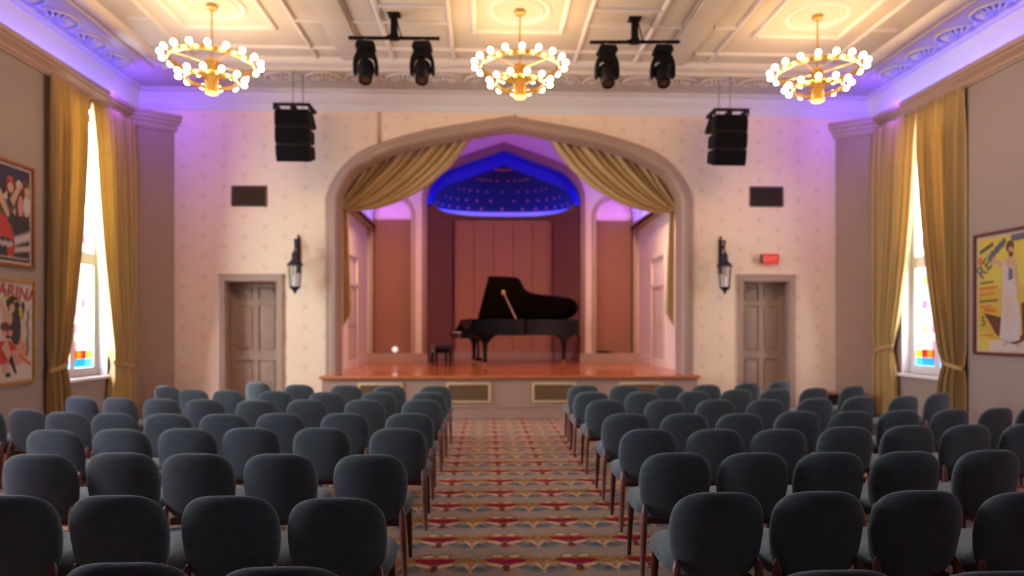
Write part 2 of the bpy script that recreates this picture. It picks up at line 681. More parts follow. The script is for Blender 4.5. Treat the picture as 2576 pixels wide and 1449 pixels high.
assert len(full_out) == len(full_in)
b = MB()
prof = [(0.0, YF - 0.002), (0.0, YF - 0.035), (0.10, YF - 0.05), (0.42, YF - 0.05), (0.50, YF - 0.075), (0.85, YF - 0.075), (1.0, YF - 0.045), (1.05, YF - 0.02), (1.05, YF + 0.375)]
rows_ = []
for t, yy in prof:
    rows_.append([(*lerp2(p, q, t), yy) for p, q in zip(full_out, full_in)])
npt = len(full_out)
vs = [(x, yy, max(z, ZS)) for row in rows_ for x, z, yy in row]
fs = []
for j in range(len(prof) - 1):
    for i in range(npt - 1):
        fs.append((j * npt + i, j * npt + i + 1, (j + 1) * npt + i + 1, (j + 1) * npt + i))
b.add(vs, fs, True)
struct(b.build('trim_1', TAUPE_TRIM, sharp=25), 'taupe moulded casing around the pointed stage opening')

# slanted corner walls with crowns
for k, (xw, sg) in enumerate(((XL, 1), (XR, -1))):
    A = Vector((xw, 11.95, 0))
    Bp = Vector((xw + sg * 0.60, YF, 0))
    b = MB()
    b.prism([(A.x, A.y), (Bp.x, Bp.y), (Bp.x - sg * 0.4, YF + 0.1), (xw - sg * 0.05, YF + 0.1)], 0, 5.38, 'xy')
    o = struct(b.build(('wall_corner_left', 'wall_corner_right')[k], TAUPE))
    d = (Bp - A).normalized()
    nrm = Vector((d.y, -d.x, 0)) * sg
    b = MB()
    for off, z0, z1 in ((0.02, 5.09, 5.12), (0.035, 5.12, 5.20), (0.06, 5.20, 5.27), (0.09, 5.27, 5.34), (0.11, 5.34, 5.385)):
        q = [A - d * 0.02, Bp + d * 0.10]
        b.prism([(q[0].x, q[0].y), (q[1].x, q[1].y), (q[1].x + nrm.x * off, q[1].y + nrm.y * off), (q[0].x + nrm.x * off, q[0].y + nrm.y * off)], z0, z1, 'xy')
    b.build('crown_moulding', TAUPE_TRIM, o)
    b = MB()
    b.prism([(A.x, A.y), (Bp.x, Bp.y), (Bp.x + nrm.x * 0.02, Bp.y + nrm.y * 0.02), (A.x + nrm.x * 0.02, A.y + nrm.y * 0.02)], 0, 0.2, 'xy')
    b.build('base_moulding', TAUPE_TRIM, o)

# cornice shelves along the side walls (the LED strip lies behind the lip)
for k, (xw, sg) in enumerate(((XL, 1), (XR, -1))):
    b = MB()
    pr = [(0, 5.13), (0.03, 5.13), (0.03, 5.16), (0.05, 5.17), (0.05, 5.21), (0.09, 5.25), (0.12, 5.27), (0.12, 5.30), (0.15, 5.31), (0.15, 5.385), (0.125, 5.385), (0.125, 5.33), (0, 5.29)]
    b.prism([(xw + sg * a, z) for a, z in pr], YB, 11.96, 'xz')
    struct(b.build(('trim_2', 'trim_3')[k], TAUPE_TRIM), ('taupe cornice shelf along the left wall', 'taupe cornice shelf along the right wall')[k])
    b = MB()
    b.box(min(xw, xw + sg * 0.004), max(xw, xw + sg * 0.004), YB, YF, 5.30, ZC)
    b.build('frieze', FRIEZE, (wall_left, wall_right)[k])
    b = MB()
    b.box(*sorted((xw, xw + sg * 0.018)), YB, 11.96, 0, 0.17)
    struct(b.build(('baseboard_left', 'baseboard_right')[k], TAUPE_TRIM))
b = MB()
b.box(XL, XR, YF - 0.02, YF, 5.60, ZC)
for z0, z1, d in ((5.50, 5.535, 0.03), (5.535, 5.58, 0.05), (5.58, 5.625, 0.075)):
    b.box(XL, XR, YF - d, YF, z0, z1)
struct(b.build('trim_4', FRIEZE), 'white frieze band above the stage wall')
b = MB()
for x0, x1 in ((-5.6, DL[0] - 0.07), (DL[1] + 0.06, CX - 3.34), (CX + 3.34, DR[0] - 0.1), (DR[1] + 0.09, 6.47)):
    b.box(x0, x1, YF - 0.02, YF, 0, 0.17)
struct(b.build('baseboard_front', TAUPE_TRIM))

# ceiling slab, raised plaster mouldings and rosettes
b = MB()
b.box(XL - 0.34, XR + 0.34, YB - 0.3, YF + 0.36, ZC, ZC + 0.2)
ceiling = struct(b.build('ceiling', CEIL))


def mould(x0, x1, y0, y1, d=0.03, w=None, mat=CEIL_TRIM):
    b = MB()
    if (x1 - x0) > (y1 - y0):
        h = (y1 - y0) / 2
        m = (y0 + y1) / 2
        b.prism([(m - h, ZC + 0.001), (m - h * 0.8, ZC - d * 0.6), (m - h * 0.35, ZC - d), (m + h * 0.35, ZC - d), (m + h * 0.8, ZC - d * 0.6), (m + h, ZC + 0.001)], x0, x1, 'yz')
    else:
        h = (x1 - x0) / 2
        m = (x0 + x1) / 2
        b.prism([(m - h, ZC + 0.001), (m - h * 0.8, ZC - d * 0.6), (m - h * 0.35, ZC - d), (m + h * 0.35, ZC - d), (m + h * 0.8, ZC - d * 0.6), (m + h, ZC + 0.001)], y0, y1, 'xz')
    return b.build('moulding', mat, ceiling)


CHY = 9.2
BEND = 11.02
BAYS = [CX - 4.09, CX, CX + 4.09]
YN = 6.0
mould(XL + 0.95, XR - 0.95, BEND - 0.14, BEND + 0.14, 0.07)      # border at the stage end
mould(XL + 0.95, XR - 0.95, BEND + 0.16, BEND + 0.20, 0.10)
for sg, xe in ((1, XL), (-1, XR)):
    x = xe + sg * 0.92
    mould(x - 0.14, x + 0.14, YB, BEND + 0.15, 0.07)
    x = xe + sg * 0.70
    mould(x - 0.03, x + 0.03, YB, BEND + 0.35, 0.03)
    x = xe + sg * 0.03
    mould(x - 0.05, x + 0.05, YB, YF, 0.05)
mould(XL, XR, YF - 0.10, YF, 0.06)
for sg in (-1, 1):
    x = CX + sg * 2.54
    b = MB()
    b.box(x - 0.17, x + 0.17, YB, BEND - 0.14, ZC - 0.06, ZC)
    b.box(x - 0.21, x - 0.17, YB, BEND - 0.14, ZC - 0.03, ZC)
    b.box(x + 0.17, x + 0.21, YB, BEND - 0.14, ZC - 0.03, ZC)
    b.build('beam', CEIL, ceiling, bevel=0.012)
for cx in BAYS:
    for sg in (-1, 1):
        mould(cx + sg * 0.97 - 0.035, cx + sg * 0.97 + 0.035, YB, BEND - 0.14, 0.035)
        mould(cx + sg * 0.63 - 0.04, cx + sg * 0.63 + 0.04, CHY - 0.67, CHY + 0.67, 0.04)
        mould(cx - 0.59, cx + 0.59, CHY + sg * 0.63 - 0.04, CHY + sg * 0.63 + 0.04, 0.04)
    if cx == CX:
        for sg in (-1, 1):
            mould(cx + sg * 1.93 - 0.035, cx + sg * 1.93 + 0.035, YB, BEND - 0.14, 0.035)
            for yy in (9.10, 8.0):
                mould(*sorted((cx + sg * 0.97, cx + sg * 1.93)), yy - 0.035, yy + 0.035, 0.035)
            for yy in (9.58, 10.50, 7.9):
                mould(*sorted((cx + sg * 0.97, cx + sg * 2.33)), yy - 0.035, yy + 0.035, 0.035)
        mould(cx - 0.97, cx + 0.97, 10.50 - 0.035, 10.50 + 0.035, 0.035)
    else:
        for x0, x1 in ((cx - 1.30, cx - 0.97), (cx + 0.97, cx + 1.34)):
            for yy in (9.58, 10.50, 7.9):
                mould(x0, x1, yy - 0.035, yy + 0.035, 0.035)
        mould(cx - 0.97, cx + 0.97, 10.50 - 0.035, 10.50 + 0.035, 0.035)
    # plaster wreath round each chandelier
    b = MB()
    b.lathe([(0.36, 0.0), (0.375, -0.018), (0.40, -0.025), (0.425, -0.018), (0.44, 0.0)], 40, (cx, CHY, ZC))
    b.lathe([(0.30, 0.0), (0.31, -0.012), (0.32, 0.0)], 40, (cx, CHY, ZC))
    b.build('plaster_wreath', CEIL_TRIM, ceiling)
# scalloped shell ornaments in the border
b = MB()
for k in range(9):
    a = PI * (k + 0.5) / 9
    b.tube([(0.05 * math.cos(a), 0.05 * math.sin(a), 0), (0.16 * math.cos(a), 0.16 * math.sin(a), -0.03), (0.26 * math.cos(a), 0.26 * math.sin(a), -0.004)], [0.012, 0.028, 0.012], 6)
b.tube([(0.31 * math.cos(PI * (0.0 + t / 14.0)), 0.31 * math.sin(PI * (t / 14.0)), -0.012) for t in range(15)], 0.022, 6)
b.tube([(-0.31, 0, -0.012), (-0.40, 0.05, -0.012), (-0.38, 0.12, -0.012)], [0.02, 0.018, 0.01], 6)
b.tube([(0.31, 0, -0.012), (0.40, 0.05, -0.012), (0.38, 0.12, -0.012)], [0.02, 0.018, 0.01], 6)
SHELL = b.mesh('shell_ornament', CEIL_TRIM)
x = XL + 1.35
while x < XR - 1.2:
    link('shell_ornament', SHELL, ceiling, (x, 11.82, ZC), (0, 0, PI))
    x += 0.68
for sg, xe in ((1, XL), (-1, XR)):
    y = 11.1
    while y > 5.5:
        link('shell_ornament', SHELL, ceiling, (xe + sg * 0.18, y, ZC), (0, 0, -sg * PI / 2))
        y -= 0.72


# ------------------------------------------------------------------ doors
def door(n, d, hinge):
    x0, x1, z1 = d
    b = MB()
    w = 0.08
    for a, c, e, g in ((x0 - w, x0, 0, z1 + w), (x1, x1 + w, 0, z1 + w), (x0, x1, z1, z1 + w)):
        b.box(a, c, YF - 0.035, YF, e, g)
    b.box(x0 - w - 0.02, x1 + w + 0.02, YF - 0.045, YF, z1 + w, z1 + w + 0.03)
    b.box(x0, x0 + 0.02, YF - 0.03, YF + 0.30, 0, z1)
    b.box(x1 - 0.02, x1, YF - 0.03, YF + 0.30, 0, z1)
    b.box(x0, x1, YF - 0.03, YF + 0.30, z1 - 0.02, z1)
    o = struct(b.build('door_%d' % n, TAUPE_TRIM), ('taupe six panelled door in a deep frame beside the left lantern', 'taupe six panelled door in a deep frame under the red exit sign')[n - 1])
    b = MB()
    yy = YF + 0.25
    b.box(x0 + 0.022, x1 - 0.022, yy + 0.02, yy + 0.05, 0.01, z1 - 0.022)
    m = (x0 + x1) / 2
    st = 0.095
    zs = [0.01, 0.24, 1.02, 1.19, 2.02, 2.12, z1 - 0.10, z1 - 0.022]
    for a, c in ((x0 + 0.022, x0 + 0.022 + st), (m - st / 2, m + st / 2), (x1 - 0.022 - st, x1 - 0.022)):
        b.box(a, c, yy, yy + 0.02, 0.01, z1 - 0.022)
    for z0_, z1_ in ((zs[0], zs[1]), (zs[2], zs[3]), (zs[4], zs[5]), (zs[6], zs[7])):
        for a, c in ((x0 + 0.022 + st, m - st / 2), (m + st / 2, x1 - 0.022 - st)):
            b.box(a, c, yy, yy + 0.02, z0_, z1_)
    leaf = b.build('door_leaf', DOORP, o)
    for a, c in ((x0 + 0.022 + st, m - st / 2), (m + st / 2, x1 - 0.022 - st)):
        for z0_, z1_ in ((zs[1], zs[2]), (zs[3], zs[4]), (zs[5], zs[6])):
            b = MB()
            b.box(a + 0.03, c - 0.03, yy + 0.006, yy + 0.02, z0_ + 0.03, z1_ - 0.03)
            b.build('panel', DOORP, leaf, bevel=0.005)
    b = MB()
    hx = x1 - 0.07 if hinge < 0 else x0 + 0.07
    b.M = Matrix.Translation((hx, yy, 1.02)) @ Matrix.Rotation(PI / 2, 4, 'X')
    b.lathe([(0.0, 0.0), (0.028, 0.0), (0.028, 0.008), (0.010, 0.012), (0.010, 0.04), (0.026, 0.05), (0.026, 0.065), (0.0, 0.075)], 14)
    b.build('door_knob', BRASS_D, leaf)


door(1, DL, -1)
door(2, DR, 1)


# ------------------------------------------------------------------ windows with leaded coloured panes
P_WHITE = mat_pane('clear_leaded_glass', (0.97, 0.98, 0.97))
P_PINK = mat_pane('pink_leaded_glass', (0.95, 0.50, 0.66))
P_RED = mat_pane('red_leaded_glass', (0.80, 0.05, 0.12))
P_AMBER = mat_pane('amber_leaded_glass', (0.95, 0.50, 0.06))
P_STRAW = mat_pane('straw_leaded_glass', (0.96, 0.86, 0.52))
P_BLUE = mat_pane('blue_leaded_glass', (0.12, 0.55, 0.85))
P_GREEN = mat_pane('green_leaded_glass', (0.60, 0.90, 0.70))
LEAD = plain('lead_came', (0.45, 0.44, 0.45), 0.5, var=0.05)


def window(n, xw, out, y0, y1, detailed=True):
    """out: +1 outward is +x"""
    name = 'window_%d' % n
    xg = xw + out * 0.20

    def bx(b, a0, a1, ya, yb, za, zb):
        b.box(*sorted((xw + out * a0, xw + out * a1)), ya, yb, za, zb)
    b = MB()
    bx(b, 0.0, 0.34, y0, y0 + 0.015, WZ0, WZ1)
    bx(b, 0.0, 0.34, y1 - 0.015, y1, WZ0, WZ1)
    bx(b, 0.0, 0.34, y0, y1, WZ1 - 0.015, WZ1)
    ym = (y0 + y1) / 2
    for ya, yb in ((y0 + 0.015, y0 + 0.11), (y1 - 0.11, y1 - 0.015), (ym - 0.06, ym + 0.06)):
        bx(b, 0.16, 0.24, ya, yb, WZ0, WZ1)
    for za, zb in ((WZ0, WZ0 + 0.14), (WZ1 - 0.12, WZ1), (2.60, 2.80)):
        bx(b, 0.155, 0.245, y0, y1, za, zb)
    o = struct(b.build(name, WHITE))
    b = MB()
    bx(b, -0.06, 0.34, y0 - 0.05, y1 + 0.05, WZ0 - 0.05, WZ0)
    b.build('window_sill', WHITE, o, bevel=0.008)
    # panes: a narrow pink column beside wider clear panes, coloured rows at the foot
    for (ya, yb) in ((y0 + 0.11, ym - 0.06), (ym + 0.06, y1 - 0.11)):
        w = yb - ya
        cols = [(0.0, 0.22), (0.22, 0.48), (0.48, 0.74), (0.74, 1.0)]
        meshes = {}
        for (za, zb, foot) in ((WZ0 + 0.14, 2.60, True), (2.80, WZ1 - 0.12, False)):
            nr = max(3, int(round((zb - za) / 0.135)))
            if not detailed:
                nr = 3
            h = (zb - za) / nr
            for r in range(nr):
                for c, (f0, f1) in enumerate(cols):
                    a, e = ya + w * f0 + 0.0025, ya + w * f1 - 0.0025
                    if foot and r == 0:
                        m = P_BLUE
                    elif foot and r == 1:
                        m = P_AMBER if c % 2 else P_RED
                    elif c == 0 and r % 2 == 0:
                        m = P_PINK
                    elif c == 2 and r % 3 == 1:
                        m = P_PINK if r % 2 else P_STRAW
                    elif c == 3 and r % 7 == 3:
                        m = P_GREEN
                    else:
                        m = P_WHITE
                    key = (c, round(h, 4), m.name)
                    if key not in meshes:
                        q = MB()
                        q.box(-0.003, 0.003, 0, e - a, 0, h - 0.005)
                        meshes[key] = q.mesh('pane', m)
                    link('pane', meshes[key], o, (xg, a, za + r * h + 0.0025))
            b = MB()
            for f in (0.22, 0.48, 0.74):
                b.box(xg - 0.0035, xg + 0.0035, ya + w * f - 0.0025, ya + w * f + 0.0025, za, zb)
            for r in range(1, nr):
                b.box(xg - 0.0035, xg + 0.0035, ya, yb, za + r * h - 0.0025, za + r * h + 0.0025)
            b.build('lead_came', LEAD, o)
    return o


window(1, XL, -1, *WIN_L[0])
window(2, XR, 1, *WIN_R[0])
window(3, XL, -1, *WIN_L[1], detailed=False)
window(4, XR, 1, *WIN_R[1], detailed=False)
window(5, XL, -1, *WIN_L[2], detailed=False)
window(6, XR, 1, *WIN_R[2], detailed=False)


# ------------------------------------------------------------------ window curtains
def curtain(label, xw, sg, y_out, y_in, seed, ztie=1.05, tight=0.62):
    """one pleated panel hanging from below the cornice, drawn aside towards its outer edge"""
    rnd = random.Random(seed)
    zt, zb = 5.14, 0.03
    Wd = y_in - y_out
    ph = [rnd.uniform(0, 6.28) for _ in range(6)]
    nf = 9

    def width(z):
        if z >= ztie:
            t = (zt - z) / (zt - ztie)
            return 1 - (0.22 * t + (tight - 0.22) * t ** 2.2)
        t = min(1, (ztie - z) / 0.9)
        return 1 - tight + 0.10 * t * (2 - t)

    def fn(u, v):
        z = zt + (zb - zt) * v
        w = width(z)
        warp = u + 0.02 * math.sin(2 * PI * u * 2.3 + ph[0])
        head = min(1, v * 7)
        amp = 0.030 + 0.034 * head
        pinch = 1 - 0.55 * math.exp(-((z - ztie) / 0.16) ** 2)
        x = amp * pinch * math.sin(2 * PI * nf * warp + ph[1] + 0.5 * math.sin(v * 3 + ph[2])) + 0.02 * math.sin(2 * PI * 2.7 * u + ph[3] + v * 1.5)
        yy = y_out + Wd * w * u + 0.012 * math.cos(2 * PI * nf * warp + ph[1]) * head
        return (xw + sg * (0.105 + x), yy, z)
    o = thing('window_curtain', label, 'curtain', (xw + sg * 0.1, y_out, 0), 0, 'gold window curtains')
    b = MB()
    b.grid(fn, 150, 46)
    inv = Matrix.Translation((-(xw + sg * 0.1), -y_out, 0))
    b.v = [tuple(inv @ Vector(p)) for p in b.v]
    c = b.build('cloth', GOLDCLOTH, o, sharp=180)
    md = c.modifiers.new('thickness', 'SOLIDIFY')
    md.thickness = 0.004
    # tieback band
    b = MB()
    wt = abs(Wd) * width(ztie)
    s2 = 1 if Wd > 0 else -1
    ring = []
    for k in range(25):
        a = 2 * PI * k / 24
        ring.append((sg * 0.075 * math.sin(a), s2 * (wt / 2 + (wt / 2 + 0.03) * math.cos(a)), ztie + 0.05 * math.cos(a)))
    vs = []
    for p in ring:
        vs += [(p[0], p[1], p[2] - 0.03), (p[0], p[1], p[2] + 0.03)]
    b.add(vs, [(2 * k, 2 * k + 2, 2 * k + 3, 2 * k + 1) for k in range(24)], True)
    b.build('tieback', GOLDCLOTH, o, sharp=180)


curtain('gold pleated curtain at the left window, nearer the framed posters', XL, 1, 9.72, 10.70, 1)
curtain('gold pleated sunlit curtain at the left window, beside the slanted corner wall', XL, 1, 11.93, 10.74, 2, 1.0, 0.50)
curtain('gold pleated curtain at the right window, nearer the yellow poster', XR, -1, 9.74, 10.76, 3)
curtain('gold pleated curtain at the right window, beside the slanted corner wall', XR, -1, 11.93, 10.80, 4, 1.25, 0.58)

# ------------------------------------------------------------------ stage
b = MB()
b.box(CX - 3.34, CX + 3.34, YR, YF + 0.36, 0, 0.70)
b.box(CX - 3.34, CX + 3.34, YR - 0.02, YR, 0, 0.20)
b.box(CX - 3.34, CX + 3.34, YR - 0.03, YR, 0.20, 0.225)
riser = struct(b.build('stage_riser', TAUPE_TRIM), 'taupe front of the stage with a base board')
b = MB()
b.box(CX - 3.36, CX + 3.36, YR, YF + 0.36, 0.70, ZS)
b.box(CX - 3.9, CX + 3.9, YF + 0.36, 19.7, 0.66, ZS)
stage_floor = struct(b.build('stage_floor', BOARDS), 'glossy orange boarded stage floor')
b = MB()
b.box(CX - 3.38, CX + 3.38, YR - 0.05, YR, 0.705, ZS + 0.001)
b.build('stage_edge', NOSE, stage_floor, bevel=0.012)

# grilles in the riser
for i, x0 in enumerate((-2.25, -0.70, 0.82, 2.38)):
    o = thing('riser_grille', ('tan framed perforated grille at the left end of the stage front', 'tan framed perforated grille just left of the aisle end',
                               'tan framed perforated grille just right of the aisle end', 'tan framed perforated grille at the right end of the stage front')[i],
              'grille', (x0, YR, 0.275), 0, 'grilles in the stage front')
    b = MB()
    w, h, t = 0.79, 0.365, 0.045
    b.box(0, w, -0.022, 0, 0, t)
    b.box(0, w, -0.022, 0, h - t, h)
    b.box(0, t, -0.022, 0, t, h - t)
    b.box(w - t, w, -0.022, 0, t, h - t)
    b.build('frame', GRFRAME, o, bevel=0.006)
    b = MB()
    b.box(t, w - t, -0.008, 0, t, h - t)
    b.build('backing', VENTM, o)
    b = MB()
    nx, nz = 26, 10
    for k in range(nx + 1):
        xx = t + (w - 2 * t) * k / nx
        b.box(xx - 0.006, xx + 0.006, -0.013, -0.008, t, h - t)
    for k in range(nz + 1):
        zz = t + (h - 2 * t) * k / nz
        b.box(t, w - t, -0.015, -0.008, zz - 0.006, zz + 0.006)
    b.build('mesh', GRILLE, o)

# stage side walls, back wall and ceiling
SX = 3.42
YK = 17.2
AH = 1.93            # half width of the apse
ZL = 4.78            # apse ledge
SIDE_Z = 4.22
for k, sg in enumerate((-1, 1)):
    xs = CX + sg * SX
    b = MB()
    b.box(*sorted((xs, xs + sg * 0.15)), YF + 0.35, 20.2, ZS - 0.1, 6.9)
    b.box(*sorted((CX + sg * 3.0, xs + sg * 0.2)), YF + 0.34, YF + 0.37, 5.6, 6.9)
    o = struct(b.build(('wall_stage_left', 'wall_stage_right')[k], CREAM_STAGE))
    b = MB()
    b.box(*sorted((xs, xs - sg * 0.20)), 13.2, YK - 0.001, SIDE_Z - 0.10, SIDE_Z - 0.04)
    b.box(*sorted((xs - sg * 0.18, xs - sg * 0.20)), 13.2, YK - 0.001, SIDE_Z - 0.10, SIDE_Z + 0.02)
    b.build('led_shelf', STAGE_TRIM, o)
    b = MB()
    b.box(*sorted((xs, xs - sg * 0.02)), 13.2, YK - 0.001, ZS, ZS + 0.17)
    b.build('base_moulding', CREAM_STAGE, o)
    # door in the side wall of the stage
    q = MB()
    for ya, yb, za, zb, t in ((14.55, 14.65, ZS + 0.0, 3.2, 0.03), (15.75, 15.85, ZS, 3.2, 0.03), (14.55, 15.85, 3.2, 3.32, 0.035), (14.65, 15.75, 2.55, 2.62, 0.03)):
        q.box(*sorted((xs, xs - sg * t)), ya, yb, za, zb)
    q.build('door_casing', CREAM_STAGE, o)
    q = MB()
    q.box(*sorted((xs, xs - sg * 0.012)), 14.65, 15.75, ZS, 2.55)
    for za, zb in ((0.95, 1.55), (1.68, 2.40)):
        q.box(*sorted((xs - sg * 0.012, xs - sg * 0.022)), 14.80, 15.16, za, zb)
        q.box(*sorted((xs - sg * 0.012, xs - sg * 0.022)), 15.24, 15.60, za, zb)
    q.build('door_leaf', plain('pale_stage_door', (0.62, 0.50, 0.42), 0.6, var=0.03) if k == 0 else bpy.data.materials['pale_stage_door'], o)
b = MB()
b.box(CX - SX - 0.2, CX + SX + 0.2, YF + 0.34, 20.2, 6.9, 7.0)
struct(b.build('ceiling_stage', CREAM_STAGE))
b = MB()
b.box(CX - SX - 0.2, CX + SX + 0.2, 20.05, 20.2, 0, 7.0)
struct(b.build('wall_stage_outer', STAGE_TAUPE))


def arch_z(ax, half, zs, zp, slope=0.36):
    """pointed four-centred arch: straight upper slopes, rounded shoulders"""
    t = ax / half
    k = 0.66
    zk = zp - slope * half * k
    if t <= k:
        return zp - slope * half * t
    q = (t - k) / (1 - k)
    q = min(1.0, q)
    line = zk - slope * half * (t - k)
    return zs + (line - zs) * math.sqrt(max(0.0, 1 - q ** 2.6))


ZP = 6.12
ZSP = 4.85
# back wall: apse opening and two round-headed niches
NW, NCX, NZS = 0.47, 2.80, 4.42     # niche half width, offset, springing
b = MB()
xs = sorted(set([-SX - 0.1, SX + 0.1, -AH, AH] + [AH * math.sin(PI / 2 * i / 16) * s for i in range(17) for s in (-1, 1)] +
                [s * (NCX + NW * math.cos(PI * i / 14)) for i in range(15) for s in (-1, 1)]))
for i in range(len(xs) - 1):
    a, c = xs[i], xs[i + 1]
    m = (a + c) / 2

    def low(x):
        if abs(m) < AH:
            return arch_z(min(abs(x), AH), AH, ZSP, ZP)
        if abs(abs(m) - NCX) < NW:
            d = min(abs(abs(x) - NCX), NW)
            return NZS + math.sqrt(NW * NW - d * d)
        return ZS - 0.05
    b.prism([(CX + a, low(a)), (CX + c, low(c)), (CX + c, 6.9), (CX + a, 6.9)], YK, YK + 0.14)
back = struct(b.build('wall_stage_back', CREAM_STAGE))
for sg in (-1, 1):
    # niche interior
    b = MB()
    nx = CX + sg * NCX
    pts = [(nx - NW, ZS)] + [(nx - NW * math.cos(PI * i / 14), NZS + NW * math.sin(PI * i / 14)) for i in range(15)] + [(nx + NW, ZS)]
    n = len(pts)
    b.add([(x, YK, z) for x, z in pts] + [(x, YK + 0.5, z) for x, z in pts], [(i, i + 1, n + i + 1, n + i) for i in range(n - 1)], True)
    b.add([(x, YK + 0.5, z) for x, z in pts], [list(range(n))])
    b.build('niche', CREAM_STAGE, back)
    # architrave of the niche
    b = MB()
    inner = [(nx - NW, ZS + 0.22)] + pts[1:-1] + [(nx + NW, ZS + 0.22)]
    outer = [(nx - NW - 0.10, ZS + 0.22)] + [(nx - (NW + 0.10) * math.cos(PI * i / 14), NZS + (NW + 0.10) * math.sin(PI * i / 14)) for i in range(15)] + [(nx + NW + 0.10, ZS + 0.22)]
    vv = [(x, YK - 0.001, z) for x, z in outer] + [(x, YK - 0.045, z) for x, z in outer] + [(x, YK - 0.045, z) for x, z in inner] + [(x, YK + 0.14, z) for x, z in inner]
    ff = []
    for j in range(3):
        for i in range(n - 1):
            ff.append((j * n + i, j * n + i + 1, (j + 1) * n + i + 1, (j + 1) * n + i))
    b.add(vv, ff, True)
    b.build('niche_architrave', STAGE_TRIM, back, sharp=25)
    # tall panel standing in the niche
    b = MB()
    b.box(nx - NW + 0.004, nx + NW - 0.004, YK + 0.15, YK + 0.19, ZS, 4.36)
    b.box(nx - NW + 0.004, nx - NW + 0.06, YK + 0.13, YK + 0.15, ZS, 4.36)
    b.box(nx + NW - 0.06, nx + NW - 0.004, YK + 0.13, YK + 0.15, ZS, 4.36)
    b.build('niche_panel', STAGE_TAUPE, back)
    # plinth board
    b = MB()
    x0, x1 = sorted((CX + sg * (AH - 0.02), CX + sg * (SX - 0.001)))
    b.box(x0, x1, YK - 0.10, YK + 0.14, ZS, ZS + 0.19)
    b.box(x0, x1, YK - 0.075, YK + 0.14, ZS + 0.19, ZS + 0.225)
    b.build('plinth', STAGE_TRIM, back)
# apse architrave
b = MB()
N = 32
xs = [AH * math.sin(PI / 2 * (i / N * 2 - 1)) for i in range(N + 1)]
inner = [(-AH, ZS)] + [(x, arch_z(abs(x), AH, ZSP, ZP)) for x in xs] + [(AH, ZS)]
AO = AH + 0.12
outer = [(-AO, ZS)] + [(x / AH * AO, arch_z(abs(x), AH, ZSP, ZP) + 0.17 * (1 - 0.75 * (abs(x) / AH) ** 6)) for x in xs] + [(AO, ZS)]
n = len(inner)
vv = [(CX + x, YK - 0.001, z) for x, z in outer] + [(CX + x, YK - 0.06, z) for x, z in outer] + [(CX + x, YK - 0.06, z) for x, z in inner] + [(CX + x, YK + 0.15, z) for x, z in inner]
ff = []
for j in range(3):
    for i in range(n - 1):
        ff.append((j * n + i, j * n + i + 1, (j + 1) * n + i + 1, (j + 1) * n + i))
b.add(vv, ff, True)
struct(b.build('trim_5', plain('dark_arch_trim_paint', (0.26, 0.15, 0.12), 0.55, var=0.04), sharp=25), 'pointed moulded architrave of the stage apse')

# apse wall, ledge, vault and dome
AD = 2.25            # depth of the apse


def apse_pt(t, k=1.0):
    a = PI * t
    e = 0.72
    cx_, sx_ = math.cos(a), math.sin(a)
    return (CX - AH * k * math.copysign(abs(cx_) ** e, cx_), YK + 0.14 + (AD - 0.14) * k * abs(sx_) ** e)


b = MB()
b.grid(lambda u, v: (*apse_pt(u), ZS + (ZL - ZS) * v), 48, 1)
apse = struct(b.build('wall_apse', STAGE_TAUPE))
b = MB()
b.grid(lambda u, v: (*apse_pt(u, 0.985), ZS + 0.20 * v), 48, 1)
b.build('base_moulding', STAGE_TRIM, apse)
LED_BLUE = emit('blue_led_strip', (0.02, 0.04, 1.0), 55.0)
b = MB()
pr = [(1.0, ZL - 0.10), (0.95, ZL - 0.06), (0.92, ZL - 0.03), (0.92, ZL + 0.015), (0.935, ZL + 0.015), (0.935, ZL - 0.02), (1.0, ZL - 0.02)]
b.grid(lambda u, v: (*apse_pt(u, pr[int(round(v * 6))][0]), pr[int(round(v * 6))][1]), 48, 6)
led = b.build('ledge', STAGE_TRIM, apse, sharp=30)
b = MB()
b.grid(lambda u, v: (*apse_pt(0.01 + 0.98 * u, 0.960 + 0.020 * v), ZL - 0.012), 48, 1)
b.build('led_strip', LED_BLUE, led)
# short vault behind the arch and the half dome
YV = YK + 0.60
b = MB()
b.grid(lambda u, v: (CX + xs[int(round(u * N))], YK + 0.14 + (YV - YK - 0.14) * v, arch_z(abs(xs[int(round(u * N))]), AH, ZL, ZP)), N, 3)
struct(b.build('ceiling_vault', VAULT), 'vault band tinted with blue LED glow between the stage arch and the dark dome')


def dome_pt(u, v):
    # u: around the plan 0..1, v: 0 at the ledge, 1 at the crown
    a = PI * u
    ph = v * PI / 2
    r = math.cos(ph) ** 0.8 if v < 1 else 0.0
    cx_, sx_ = math.cos(a), math.sin(a)
    x = -AH * 0.992 * math.copysign(abs(cx_) ** 0.72, cx_) * r
    y = YV - 0.02 + (AD - 0.59) * abs(sx_) ** 0.72 * r
    zz = arch_z(min(AH, AH * r), AH, ZL, ZP - 0.22)
    return (CX + x, y, zz - 0.02)


b = MB()
b.grid(dome_pt, 48, 20)
b.add([(CX + xs[i], YV, arch_z(abs(xs[i]), AH, ZL, ZP)) for i in range(N + 1)] + [(*dome_pt(0, 1 - j / 16),) for j in range(17)] , [], False)
dome = struct(b.build('dome', NAVY), 'dark navy half dome with gold dots above the stage')
